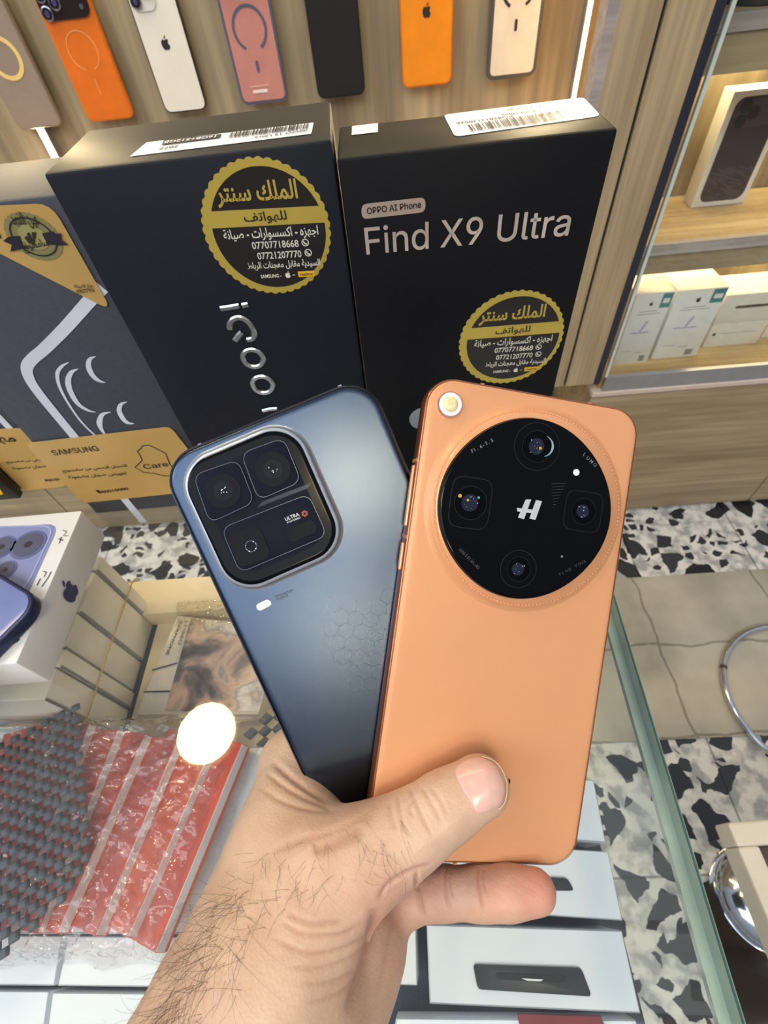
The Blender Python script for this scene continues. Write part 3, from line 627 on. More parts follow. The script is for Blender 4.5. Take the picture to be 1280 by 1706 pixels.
def seal_badge(face, parent, ctr, ex, ey):
    """round scalloped gold sticker; ctr, right rim point ex and top rim point ey in picture points"""
    c0 = face.hit(*ctr); rt = face.hit(*ex) - c0; rx = np.linalg.norm(rt); rt /= rx; up = np.array([-rt[1], rt[0]]); ry = abs((face.hit(*ey) - c0) @ up); r = (rx + ry) / 2
    ang = math.atan2(rt[1], rt[0]); Rm = np.array([rt, up])  # rows
    def loc(p): return np.asarray(p) @ Rm * r + c0
    th = np.linspace(0, 2 * math.pi, 400, endpoint=False)
    outer = np.c_[np.cos(th), np.sin(th)] * (0.975 + .025 * np.abs(np.sin(th * 22)) * 1.2)[:, None]
    ob = MB().stack(lambda i: loc(outer), [(0, .00012), (0, .00022)], face.T()).build('seal_sticker', GOLD, parent, world=True)
    def seg(y0, y1, n=40):
        R_ = .885; t0, t1 = math.asin(y0 / R_), math.asin(y1 / R_)
        a = np.linspace(t0, t1, n); right = np.c_[np.cos(a), np.sin(a)] * R_; left = np.c_[-np.cos(a), np.sin(a)] * R_
        return np.vstack([right, left[::-1]]) + [.035, 0]
    mb = MB()
    for y0, y1 in ((.335, .884), (-.884, .093)): mb.flat(loc(seg(y0, y1)), face.T(.00032))
    mb.build('dark_field', BADGE, ob, world=True)
    def tx(nm, s, xa, xb, y, h, m_, dz=.00045, bold=.0):
        text(nm, s, face, m_, ob, loc((xa, y)), loc((xb, y)), h * r, dz, bold, px=False)
    tx('shop_name', arabic('الملك سنتر'), -.66, .56, .37, .34, GOLD, bold=.03)
    tx('band_lettering', arabic('للهواتف'), -.32, .34, .125, .175, BADGE, bold=.012)
    tx('service_lettering', arabic('اجهزه - اكسسوارات - صيانة'), -.70, .80, -.12, .19, PALE, bold=.012)
    tx('phone_number', '07707718668', -.29, .46, -.245, .11, PALE, bold=.008)
    tx('phone_number', '07721207770', -.24, .48, -.41, .11, PALE, bold=.008)
    tx('address_lettering', arabic('السيدية مقابل معجنات الرباط'), -.44, .77, -.59, .145, PALE, bold=.008)
    tx('brand_lettering', 'SAMSUNG -', -.26, .09, -.72, .06, PALE, bold=.02)
    tx('brand_lettering', '-', .28, .32, -.70, .012, PALE, bold=.01)
    for xx_, yy_ in ((.57, -.185), (.595, -.345)):
        t_ = np.linspace(0, 2 * math.pi, 24, endpoint=False); mbr = MB(); mbr.ribbon(loc(np.c_[np.cos(t_), np.sin(t_)] * .052 + [xx_, yy_]), .014 * r, 0, True); mb = MB()
        mb.add(face.w(np.vstack(mbr.V)[:, :2], .00045), mbr.F)
        mbr = MB(); mbr.ribbon(loc(spline([(xx_ - .025, yy_ + .026), (xx_ - .018, yy_), (xx_ + .004, yy_ - .022), (xx_ + .026, yy_ - .018)], 4)), .02 * r); mb.add(face.w(np.vstack(mbr.V)[:, :2], .00046), mbr.F)
        mb.build('handset_mark', PALE, ob, world=True)
    fruit_logo(face, loc((.20, -.69)), .10 * r, ang, .00046).build('fruit_logo', PALE, ob, world=True)
    mb = MB(); mb.flat(loc(np.array([(.375, -.735), (.655, -.735), (.655, -.64), (.375, -.64)])), face.T(.00042)); yb_ = mb.build('yellow_tag', mat('yellow_print', (230, 180, 40), .5), ob, world=True)
    text('tag_lettering', 'realme', face, BADGE, ob, loc((.405, -.715)), loc((.625, -.715)), .055 * r, .0005, .01, px=False)
    return ob

# --- left dark box (vertical silver lettering)
IQY, IQZ, IQW, IQD, IQYAW = .1985, .195, .1012, .052, .0449
s_ = (HC - IQZ) / .055
fl = np.array([-.12874 * s_, .21823 * s_, 0])
box1, f1, tp1, rt1 = box_thing('phone_box', 'tall navy black phone box with vertical silver lettering and a gold seal near its top', 'box', fl, (math.cos(.0449), math.sin(.0449)), .11119 * s_, .0569 * s_, IQZ, BLACKBOX, bev=.0012)
seal_badge(f1, box1, (446, 386), (557, 380), (438, 268))
lab = label_sheet('product_label', tp1, [(245, 238), (523, 205), (519, 224), (216, 262)], .0008, STICK, box1, .0002)
barcode(tp1, [(386, 223), (516, 208), (513, 217), (382, 232)], INK, 'bar_code', lab, 3)
text('label_text', 'iQOO 15 Ultra', tp1, INK, lab, (512, 217), (425, 229), .0028, .0004, .0)
text('label_text', '2077', tp1, INK, lab, (299, 243), (268, 247), .003, .0004)
lb2 = label_sheet('capacity_plate', tp1, [(274, 235), (370, 225), (367, 232), (270, 244)], .001, INK, lab, .0004)
text('capacity_text', '16GB+512GB', tp1, STICK, lb2, (362, 228), (276, 238), .003, .0006, .02)
# vertical silver logo: i, Q, O, O
mb = MB()
def strk(mb, face, pts, wpx, z=.0004, h=.0006, closed=False):
    """raised bevelled stroke through picture points, given width in metres"""
    p = face.hits(pts) if not closed else pts
    n = len(p); tg = (np.roll(p, -1, 0) - np.roll(p, 1, 0)) if closed else np.gradient(p, axis=0); nn = np.c_[-tg[:, 1], tg[:, 0]]; nn /= np.linalg.norm(nn, axis=1)[:, None]
    V = []; 
    for o_, zz in ((.5, z), (.25, z + h), (-.25, z + h), (-.5, z)): V.append(face.w(p + nn * wpx * o_, zz))
    f = []
    for k in range(3):
        for i in range(n if closed else n - 1):
            j = (i + 1) % n; f.append((k * n + i, (k + 1) * n + i, (k + 1) * n + j, k * n + j))
    if not closed: f += [(0, n, 2 * n, 3 * n), (4 * n - 1, 3 * n - 1, 2 * n - 1, n - 1)]
    mb.add(np.vstack(V), f)
dz_ = .0
wv = .0026
strk(mb, f1, [(368, 514), (383, 512), (399, 509)], .0026); strk(mb, f1, [(404, 509), (409, 508), (414, 507)], .0026)
def ell(cx, cy, ax, ay, a0, a1, n=36):
    t = np.radians(np.linspace(a0, a1, n)); return np.c_[cx + ax * np.cos(t) + .18 * ay * np.sin(t), cy + ay * np.sin(t) + .12 * ax * np.cos(t)]
strk(mb, f1, spline([(383, 548), (383, 540), (389, 532), (399, 529), (411, 534), (420, 545), (424, 556), (421, 564), (412, 566)], 5), .0026)
strk(mb, f1, [(392, 567), (398, 559), (404, 553)], .0028)
for cx_, cy_ in ((422, 597), (438, 641)):
    t_ = np.linspace(0, 2 * math.pi, 40, endpoint=False); c_ = f1.hit(cx_, cy_); ra = np.linalg.norm(f1.hit(cx_ + 17, cy_) - c_)
    strk(mb, f1, c_ + np.c_[np.cos(t_), np.sin(t_)] * ra * .98, .0025, closed=True)
strk(mb, f1, [(438, 684), (450, 681), (462, 680)], .0022)
mb.build('silver_lettering', SILV, box1, world=True)

# --- right black box
s_ = 1.0
box2, f2, tp2, rt2 = box_thing('phone_box', 'tall black phone box with large copper toned lettering and a low gold seal', 'box', (-.01493, .2006, 0), (1, .0055), .0969, .0377, .19, BLACKBOX2, bev=.0012)
seal_badge(f2, box2, (851, 567), (941, 560), (845, 488))
FOIL = mat('copper_silver_foil', (222, 206, 196), .3, .4, var=.18, scale=90)
text('box_title', 'Find X9 Ultra', f2, FOIL, box2, (611, 424), (946, 392), None, .0003, .004, .0002)
pl = label_sheet('title_plate', f2, [(602, 340), (709, 328), (709, 353), (603, 365)], .0022, mat('champagne_foil', (196, 180, 166), .35, .4), box2, .0002)
text('plate_text', 'OPPO AI Phone', f2, BLACKBOX2, pl, (612, 356), (702, 345), None, .0005, .008)
lab = label_sheet('imei_label', tp2, [(739, 192), (972, 163), (1001, 194), (758, 229)], .003, STICK, box2, .0002)
barcode(tp2, [(779, 211), (943, 185), (955, 200), (786, 221)], INK, 'bar_code', lab, 5)
text('label_text', 'CPH2841 Orange', tp2, INK, lab, (942, 170), (842, 184), .0026, .0004)
text('label_text', 'OPPO Find X9 Ultra', tp2, INK, lab, (946, 178), (835, 192), .0026, .0004)
text('label_text', 'LC05090', tp2, INK, lab, (952, 184), (890, 192), .0024, .0004)
text('label_text', 'PO82812130526', tp2, INK, lab, (852, 194), (760, 206), .0024, .0004)
q = tp2.hits([(587, 211), (630, 206), (630, 221), (586, 226)]); MB().add(tp2.w(q, .0002), [(0, 1, 2, 3)]).build('blank_label', STICK, box2, world=True)
MB().stack(lambda i: circ(.0075, 40) + f2.hit(705, 697), [(0, .0002), (0, .0004)], f2.T()).build('round_mark', mat('pale_grey_print', (150, 156, 164), .5), box2, world=True)

# --- grey box with phone drawing at the left, gold triangular sticker and gold card
bl = onz(160, 856, 0); yb = bl[1]
zt = ony(40, 333, yb)[2]
lean = 0.0
wS = .098
box3, f3, tp3, rt3 = box_thing('phone_box', 'slate grey phone box with pale phone drawing, gold card and gold triangular sticker', 'box', bl, (1, .02), wS, .05, zt, GREYBOX, bev=.0012)
PALEL = mat('pale_lilac_line', (206, 210, 226), .5)
def plate(name, face, pts, m, parent, dz=.0003, closed_spline=False):
    q = face.hits(pts)
    if closed_spline: q = spline(q, 6, True)
    return MB().add(face.w(q, dz), [tuple(range(len(q)))]).build(name, m, parent, world=True)
mb = MB()
def band(mb, face, pts, w0, dz=.0003, n=6):
    q = face.hits(pts); q = spline(q, n) if len(pts) > 2 else q
    wq = np.interp(np.linspace(0, 1, len(q)), np.linspace(0, 1, len(w0)), w0) if not np.isscalar(w0) else w0
    m_ = MB(); m_.ribbon(q, wq); mb.add(face.w(np.vstack(m_.V)[:, :2], dz), m_.F)
band(mb, f3, [(171, 478), (150, 500), (110, 545), (75, 580), (55, 597), (45, 612), (50, 632), (66, 656), (95, 692), (128, 732), (160, 772), (200, 822), (240, 870)], .0052, n=6)
band(mb, f3, [(115, 603), (103, 610), (96, 622), (99, 642), (112, 668), (130, 695), (145, 712), (158, 724)], [.0003, .0014, .0018, .0016, .0012, .0012, .0012, .0012])
band(mb, f3, [(131, 614), (120, 619), (114, 632), (117, 650), (130, 672), (147, 683), (160, 686)], [.0002, .002, .0028, .0028, .002, .0003])
band(mb, f3, [(160, 593), (150, 598), (148, 610), (154, 624), (164, 633), (176, 637)], [.0002, .002, .0028, .0026, .0002])
band(mb, f3, [(185, 686), (171, 690), (166, 704), (170, 716), (176, 724)], [.0002, .002, .003, .002, .001])
band(mb, f3, [(212, 669), (202, 673), (199, 684), (206, 698), (214, 704), (224, 705)], [.0002, .002, .0028, .0026, .0002])
mb.build('phone_drawing', PALEL, box3, world=True)
tri = label_sheet('gold_sticker', f3, [(-30, 343), (86, 337), (188, 517), (-30, 405)], .006, GOLDCARD, box3, .0006, .0002)
z0 = .0011
c0 = f3.hit(58, 393); ex = f3.hit(104, 401) - c0; ey = f3.hit(45, 353) - c0
th = np.linspace(0, 2 * math.pi, 120, endpoint=False)
def emb(sc, wob=0): 
    k = sc * (1 + wob * np.abs(np.sin(th * 14))); return c0 + np.outer(np.cos(th) * k, ex) * .98 + np.outer(np.sin(th) * k, ey) * .98
OLIVE = mat('olive_gold_emblem', (150, 144, 100), .35, .3, var=.1); OL2 = mat('dark_olive_ink', (46, 46, 40), .4); OL3 = mat('green_gold_disc', (176, 170, 110), .3, .3, var=.15)
def ccw(q): return q if np.sum(q[:, 0] * np.roll(q[:, 1], -1) - np.roll(q[:, 0], -1) * q[:, 1]) > 0 else q[::-1]
em = MB().add(f3.w(ccw(emb(1.0, .05)), z0), [tuple(range(120))]).build('round_emblem', OLIVE, tri, world=True)
mbx = MB(); m_ = MB(); m_.ribbon(ccw(emb(.82)), .0006, 0, True); mbx.add(f3.w(np.vstack(m_.V)[:, :2], z0 + .0002), m_.F); mbx.build('emblem_ring', OL2, em, world=True)
MB().add(f3.w(ccw(emb(.55)), z0 + .0002), [tuple(range(120))]).build('emblem_disc', OL3, em, world=True)
RIB = mat('purple_black_ribbon', (40, 34, 46), .45)
mb = MB()
for pts in ([(16, 392), (36, 390), (39, 405), (50, 408), (20, 417), (22, 405), (8, 399)], [(72, 386), (91, 383), (94, 387), (105, 386), (103, 396), (116, 405), (100, 406), (81, 404)]):
    q = ccw(f3.hits(pts)); mb.add(f3.w(q, z0 + .0004), [tuple(range(len(q)))])
mb.build('emblem_ribbon', RIB, em, world=True)
mb = MB()
for pts in ([(43, 393), (48, 390), (57, 402), (61, 407), (50, 402)], [(47, 387), (51, 384), (57, 396), (61, 406), (54, 398)], [(55, 384), (63, 384), (61, 396), (60, 403), (57, 394)]):
    q = ccw(f3.hits(pts)); mb.add(f3.w(q, z0 + .0005), [tuple(range(len(q)))])
mb.build('emblem_leaf_mark', OL2, em, world=True)
text('emblem_text', arabic('عين الفهد'), f3, OL2, em, (29, 378), (72, 378), .006, z0 + .0005, .01)
text('emblem_text', arabic('سامسونج'), f3, OL2, em, (46, 420), (90, 412), .0045, z0 + .0005, .01)
text('sticker_text', arabic('مركز الصيانة'), f3, OL2, tri, (128, 480), (158, 478), .0022, z0, .01)
text('sticker_text', '07833777033', f3, OL2, tri, (131, 487), (160, 484), .0016, z0, .01)
text('sticker_text', '6', f3, OL2, tri, (0, 395), (5, 396), .0035, z0, .02)

def gold_card(face, parent, corners, s=0, care=True, dzc=.0006):
    cd = label_sheet('gold_card', face, corners, .004, GOLDCARD, parent, dzc, .0006); z = dzc + .0009
    return cd, z
cd, z = gold_card(f3, box3, [(42, 737), (285, 709), (366, 812), (140, 836)])
text('card_title', 'SAMSUNG', f3, INK, cd, (92, 756), (169, 748), .0042, z, .03)
text('card_text', arabic('الضمان الرسمي من سامسونج'), f3, INK, cd, (108, 786), (215, 777), .0036, z, .008)
text('card_text', arabic('تعويض ضمان مضمونة'), f3, INK, cd, (118, 796), (214, 789), .0036, z, .008)
text('card_number', '80010080', f3, INK, cd, (172, 819), (216, 813), .0024, z, .02)
text('card_title', 'Care', f3, INK, cd, (243, 779), (283, 774), .0042, z, .012)
mb = MB(); q = f3.hits([(226, 776), (238, 764), (234, 755), (230, 749), (237, 743), (238, 740), (251, 739), (256, 742), (266, 747), (277, 752), (281, 763), (284, 771), (293, 781), (293, 790), (275, 790), (258, 786), (240, 784)])
m_ = MB(); m_.ribbon(q, .0006, 0, True); mb.add(f3.w(np.vstack(m_.V)[:, :2], z), m_.F); mb.build('map_outline', INK, cd, world=True)
mb = MB(); q = f3.hits([(160, 814), (165, 813), (171, 819), (166, 819)]); mb.add(f3.w(ccw(q), z), [(0, 1, 2, 3)]); mb.build('receiver_mark', INK, cd, world=True)

# --- second grey box behind it to the left, with its own gold card; black box at the very edge
bl2 = onz(40, 818, 0)
R4 = f3
x1_ = bl[0] - .004
box4, f4, tp4, rt4 = box_thing('phone_box', 'slate grey box with a gold card at the left edge, half hidden by another', 'box', (x1_ - .094, bl2[1] + .001, 0), (1, .02), .094, .05, zt + .006, GREYBOX, bev=.0012)
cd, z = gold_card(f4, box4, [(-60, 716), (50, 711), (112, 808), (42, 816)])
text('card_title', arabic('مهم'), f4, INK, cd, (-8, 742), (36, 740), .008, z, .03)
text('card_text', arabic('الرسمي من سامسونج'), f4, INK, cd, (14, 771), (80, 766), .0034, z, .008)
text('card_text', arabic('ضمان مضمونة'), f4, INK, cd, (25, 781), (80, 777), .0034, z, .008)
text('card_number', '80010080', f4, INK, cd, (78, 800), (110, 797), .0024, z, .02)
mb = MB(); band(mb, f4, [(-40, 655), (-6, 690), (18, 715)], .0045); mb.build('phone_drawing', PALEL, box4, world=True)
b5 = onz(37, 826, 0)
box5, f5, tp5, rt5 = box_thing('black_box', 'small black box with a yellow triangle at the left picture edge', 'box', (b5[0] - .07, b5[1] - .004, 0), (1, .02), .07, .006, .034, mat('glossy_black_card', (18, 18, 20), .35), bev=.001)
q = f5.hits([(-14, 806), (0, 814), (6, 823), (-14, 826)]); MB().add(f5.w(ccw(q), .0003), [(0, 1, 2, 3)]).build('yellow_mark', mat('yellow_ink', (240, 190, 20), .5), box5, world=True)

# ================================================================== LEFT: WHITE BOXES, PHONE BOX, PHONE
ROWX = -.2315; ROWH = .0945
ys = [.2045, .1915, .158, .132, .119, .098]
for i in range(5):
    y1, y0 = ys[i] - .0006, ys[i + 1] + .0006
    nm_ = ['farthest white box of the banded row under the phone box', 'second white box from the far end of the banded row', 'third white box of the banded row, a narrow one', 'fourth white box of the banded row, nearly hidden under the clear bag', 'nearest white box of the banded row, at the left picture edge'][i]
    t = empty('white_box', None, (ROWX - .055, (y0 + y1) / 2, ZI), nm_, 'box', 'white boxes held in a row by a rubber band')
    h_ = ROWH - .0006 * (i % 2)
    MB().box((-.055, -(y1 - y0) / 2, 0), (.055 - .001 * (i % 3), (y1 - y0) / 2, h_), .001).build('carton', WHITEB, t, auto=30)
    MB().box((.0546 - .001 * (i % 3), -(y1 - y0) / 2 - .0005, 0.001), (.0552 - .001 * (i % 3), -(y1 - y0) / 2 + .0012, h_ - .001)).build('seam_strip', mat('grey_seam', (136, 138, 138), .5), t)
# rubber band round the row
zb_ = ZI + .052; xb_ = ROWX + .0014; xb0 = ROWX - .1115
pts = spline([(xb_, ys[5] - .0002, zb_), (xb_ + .0002, (ys[0] + ys[5]) / 2, zb_ + .001), (xb_, ys[0] + .0002, zb_), (xb_ - .003, ys[0] + .0014, zb_), (xb0 + .003, ys[0] + .0014, zb_), (xb0, ys[0], zb_), (xb0, ys[5], zb_), (xb0 + .003, ys[5] - .0016, zb_), (xb_ - .003, ys[5] - .0016, zb_)], 5, True)
tag(MB().tube(pts, .0006, 6, True).build('rubber_band', mat('yellow_rubber', (190, 164, 84), .5)), 'thin yellowish rubber band stretched round the row of white boxes', 'rubber band')
# phone box on top
zc_ = .0277 + .0003
k_ = (HC - zc_) / .3605; PBX, PBY, PBL, hb_ = -.3287 * k_, .3127 * k_, .16 * k_, .0459 * k_
ax = np.array([.0204, -1.0, 0]); ax /= np.linalg.norm(ax); 
ux = -np.array([ax[1], -ax[0], 0]) ; ux = np.array([-ax[1], ax[0], 0])  # to the right
LB = .165
R = np.array([ux, -ax, [0, 0, 1]]).T
cc_ = np.array([PBX, PBY, 0.0003]) + ax * PBL / 2 - ux * LB / 2
pbox = empty('phone_box', R, cc_, 'white phone box lying flat on the counter, lilac phone picture on top', 'box')
MB().box((-LB / 2, -PBL / 2, 0), (LB / 2, PBL / 2, hb_), .0014).build('carton', WHITE, pbox, auto=30)
ft = Face(cc_ + R[:, 2] * hb_, R[:, 0], R[:, 1]); fr5 = Face(cc_ + R[:, 0] * LB / 2 + R[:, 2] * hb_ / 2, R[:, 1], R[:, 2])
LIL = mat('lilac_print', (132, 140, 186), .35, var=.04); LIL2 = mat('pale_lilac_print2', (160, 168, 212), .35); LIL3 = mat('dark_lilac_print', (98, 104, 150), .3); LENSP = mat('grey_lens_print', (86, 88, 112), .3); NAVY = mat('navy_ink', (58, 60, 110), .45)
q = quad_round(ft, [(-80, 885), (100, 872), (38, 1010), (-120, 1060)], .009); pic = MB().add(ft.w(ccw(q), .0002), [tuple(range(len(q)))]).build('phone_picture', LIL, pbox, world=True)
mb = MB(); q = quad_round(ft, [(-80, 880), (92, 876), (41, 986), (-90, 1040)], .009); m_ = MB(); m_.ribbon(ccw(q), .0011, 0, True); mb.add(ft.w(np.vstack(m_.V)[:, :2], .0004), m_.F); mb.build('plateau_outline', LIL2, pic, world=True)
for (cx_, cy_), rr_ in (((48, 908), 27), ((4, 912), 21), ((10, 950), 17)):
    c_ = ft.hit(cx_, cy_); ra = np.linalg.norm(ft.hit(cx_ + rr_, cy_) - c_)
    o = MB().add(ft.w(circ(ra, 36) + c_, .0005), [tuple(range(36))]).build('lens_ring_picture', LIL3, pic, world=True)
    MB().add(ft.w(circ(ra * .82, 36) + c_, .0007), [tuple(range(36))]).build('lens_picture', LENSP, o, world=True)
    MB().add(ft.w(circ(ra * .22, 20) + c_, .0009), [tuple(range(20))]).build('lens_centre_picture', PIC2, o, world=True)
mb = MB()
for pts in ([(105, 884), (112, 886), (106, 893), (114, 893)], [(98, 898), (106, 901)], [(103, 895), (99, 906)], [(72, 952), (78, 954), (74, 962)], [(86, 953), (80, 964), (70, 978)], [(68, 964), (62, 976)], [(22, 1062), (32, 1060), (30, 1070), (24, 1072)], [(20, 1072), (34, 1066)]):
    m_ = MB(); m_.ribbon(ft.hits(pts), .0005); mb.add(ft.w(np.vstack(m_.V)[:, :2], .0004), m_.F)
mb.build('pen_scribble', INK, pbox, world=True)
c_ = fr5.hit(116, 986); fruit_logo(fr5, c_, .0135, math.radians(0)).build('fruit_logo', NAVY, pbox, world=True)
# lilac blue phone lying on the box, its corner sticking out over the box edge
zp = zc_ + .0006
pe = [onz(60, 1003, zp + .007), ]
cor = onz(66, 1012, zp + .0075)
angp = math.radians(8)
uxp = np.array([math.cos(angp), math.sin(angp), 0]); uyp = np.array([-math.sin(angp), math.cos(angp), 0]); Rp = np.array([uxp, uyp, [0, 0, 1]]).T
e1 = onz(0, 935, zp + .0075); e2 = onz(0, 1075, zp + .0075)
hp = .036
LP, WP = .158, .0750
pc = cor + np.array([-LP / 2 - .001, .0, 0]); pc[2] = zp
# orient: right end edge follows the picture: from (0,935) up-left through (50,985) to the corner and back to (0,1075)
d1 = onz(45, 975, zp + .0075) - onz(5, 938, zp + .0075); d1 /= np.linalg.norm(d1); 
d2 = onz(45, 1035, zp + .0075) - onz(5, 1075, zp + .0075); d2 /= np.linalg.norm(d2)
yy2 = d2; xx2 = np.array([yy2[1], -yy2[0], 0]); 
if xx2 @ d1 < 0: xx2 = -xx2
Rp = np.array([xx2, np.cross([0, 0, 1], xx2), [0, 0, 1]]).T
tip = onz(72, 998, zp + .0075)
sgn = 1 if yy2 @ Rp[:, 1] > 0 else -1
pc = tip - Rp[:, 0] * WP / 2 - Rp[:, 1] * sgn * LP / 2; pc[2] = zp
ph = empty('phone', Rp, pc, 'lilac blue phone lying on the white phone box at the left picture edge', 'phone')
MB().stack(lambda i: rr(WP - 2 * i, LP - 2 * i, .012 - i * .5), rnd_prof(0, .0075, .0012)).build('frame', mat('navy_blue_metal', (52, 60, 92), .3, .6), ph, auto=40)
MB().stack(lambda i: rr(WP - .004 - 2 * i, LP - .004 - 2 * i, .0105), [(0, .0075), (.0, .0078), (.0004, .008)]).build('back_panel', mat('lilac_blue_glass', (120, 132, 186), .25), ph, auto=40)
MB().stack(lambda i: circ(.0006, 12), [(0, 0), (0, .0003)], (np.array([[1, 0, 0], [0, 0, -1], [0, 1, 0]]), np.array([.01, -LP / 2 * 1.0, .004]))).build('microphone_hole', INK, ph)

# ================================================================== CREAM CARD BOX, EARPHONE PACK
CREAM = mat('cream_card', (222, 208, 180), .5, var=.05, scale=30)
ZC = ZI + .022
A = onz(196, 967, ZC); B = onz(420, 958, ZC)
t = empty('flat_carton', None, ((A[0] + B[0]) / 2, (A[1] + B[1]) / 2 - .022, ZI), 'flat cream carton lying on the glass behind the earphone packet', 'carton')
MB().box(((A - B)[0] / 2 + .003, -.012, 0), ((B - A)[0] / 2 + .02, .022, .022), .001).build('carton', CREAM, t, auto=30)
def photo_mat():
    k = bpy.data.materials.new('printed_portrait_collage'); k.use_nodes = True; n = k.node_tree; b = n.nodes['Principled BSDF']
    tcn = n.nodes.new('ShaderNodeTexCoord'); z = n.nodes.new('ShaderNodeTexNoise'); z.inputs['Scale'].default_value = 26; z.inputs['Detail'].default_value = 5; z.inputs['Distortion'].default_value = .5
    r = n.nodes.new('ShaderNodeValToRGB'); r.color_ramp.interpolation = 'LINEAR'; e = r.color_ramp.elements
    e[0].position = .36; e[0].color = lin((74, 68, 70)) + (1,); e[1].position = .66; e[1].color = lin((214, 212, 214)) + (1,)
    for p_, c_ in ((.43, (112, 104, 108)), (.48, (176, 150, 140)), (.53, (204, 176, 160)), (.58, (148, 142, 150)), (.62, (196, 192, 196))):
        q_ = e.new(p_); q_.color = lin(c_) + (1,)
    n.links.new(tcn.outputs['Object'], z.inputs['Vector']); n.links.new(z.outputs[0], r.inputs[0]); n.links.new(r.outputs[0], b.inputs['Base Color']); b.inputs['Roughness'].default_value = .3; b.inputs['Coat Weight'].default_value = .4
    return k
zE = ZI + .020
t = empty('paper_sheet', None, (-.15, .15, ZI + .0002), 'cream paper sheet under the earphone packet on the counter shelf', 'paper')
MB().box((-.078, -.075, 0), (.10, .052, .0006)).build('sheet', CREAM, t)
pk_ = [onz(296, 1026, zE), onz(470, 1046, zE), onz(430, 1190, zE), onz(228, 1190, zE)]
A, B, C_, D = pk_
ctr = (A + B + C_ + D) / 4; ctr[2] = ZI
ex_ = (B - A); ex_ /= np.linalg.norm(ex_); ex_[2] = 0; ey_ = np.array([-ex_[1], ex_[0], 0])
R = np.array([ex_, ey_, [0, 0, 1]]).T
ep = empty('earphone_packet', R, ctr, 'earphone packet with a printed photo collage and a pale title label on its left margin', 'packet')
I3 = lambda p: (np.asarray(p) - ctr) @ R
q = np.array([I3(p)[:2] for p in pk_]); q = ccw(q)
MB().stack(lambda i: q, [(0, .0002), (0, .020)]).build('card_box', mat('greyish_white_card', (206, 200, 194), .4), ep, auto=30)
fE = Face(ctr + np.array([0, 0, .020]), R[:, 0], R[:, 1])
label_sheet('portrait_print', fE, [(318, 1030), (468, 1047), (432, 1185), (275, 1185)], .0005, photo_mat(), ep, .0003)
lb = label_sheet('title_label', fE, [(296, 1027), (319, 1031), (291, 1108), (262, 1110)], .0008, mat('grey_white_label', (200, 196, 188), .4), ep, .0005)
text('title_text', 'STEREO', fE, INK, lb, (309, 1034), (297, 1075), .0026, .0008, .01)
text('title_text', 'EARPHONE', fE, INK, lb, (300, 1036), (276, 1092), .0026, .0008, .01)
mb = MB()
for pts in ([(254, 1117), (296, 1105)], [(240, 1153), (284, 1152)]):
    m_ = MB(); m_.ribbon(fE.hits(pts), .0012); mb.add(fE.w(np.vstack(m_.V)[:, :2], .0006), m_.F)
mb.build('dark_stripe', INK, ep, world=True)

# ================================================================== CLEAR BAG OF RED PACKS, WOVEN MATS
REDS = [mat('red_pack_a', (202, 76, 56), .3, var=.12, scale=60, coat=.4), mat('red_pack_b', (194, 88, 80), .3, var=.12, scale=60, coat=.4), mat('red_pack_c', (208, 86, 54), .3, var=.12, scale=60, coat=.4)]
PKW = mat('pack_white_side', (236, 226, 228), .4); PKR = mat('pack_orange_line', (218, 92, 40), .4)
ZP = ZI + .0465
# each pack: left long edge from far to near in the picture; leans on its left neighbour
edges = [((35, 1205), (-75, 1540)), ((85, 1200), (-20, 1548)), ((148, 1205), (14, 1555)), ((196, 1215), (62, 1556)), ((242, 1222), (94, 1556)), ((296, 1232), (158, 1560)), ((358, 1232), (212, 1562)), ]
lab_o = ['leftmost red pack in the clear bag, under the woven mat', 'second red pack in the clear bag, mostly under the woven mat', 'third red pack in the clear bag, half under the woven mat', 'fourth red pack in the clear bag, first one clear of the mat', 'fifth red pack in the clear bag, in the middle of the fan', 'sixth red pack in the clear bag, second from the hand', 'rightmost red pack in the clear bag, nearest the hand']
PW = .044; TK = .0078; tilt = math.radians(19)
for i in range(7):
    a_, b_ = edges[i + 1] if i < 6 else ((404, 1238), (258, 1588))
    zl = ZP + .0185
    a3, b3 = onz(*a_, zl), onz(*b_, zl); d = b3 - a3; L_ = np.linalg.norm(d); d /= L_; s3 = np.array([-d[1], d[0], 0]); s3 = s3 if s3[0] > 0 else -s3
    sx3 = s3 * math.cos(tilt) + np.array([0, 0, math.sin(tilt)]); up3 = np.cross(sx3, -d); up3 = up3 if up3[2] > 0 else -up3
    R = np.array([sx3, np.cross(up3, sx3), up3]).T; o3 = (a3 + b3) / 2
    t = empty('red_pack', R, o3 - up3 * TK, lab_o[i], 'pack', 'red packs fanned in a clear bag')
    MB().box((-PW, -L_ / 2, 0), (0, L_ / 2, TK), .0005).build('carton', REDS[i % 3], t, auto=30)
    MB().box((-.001, -L_ / 2 + .0006, .0004), (.0003, L_ / 2 - .0006, TK - .0004)).build('white_side', PKW, t)
    MB().box((-.001, -L_ / 2 + .0008, .0001), (.0008, L_ / 2 - .0008, .0017)).build('orange_edge', PKR, t)
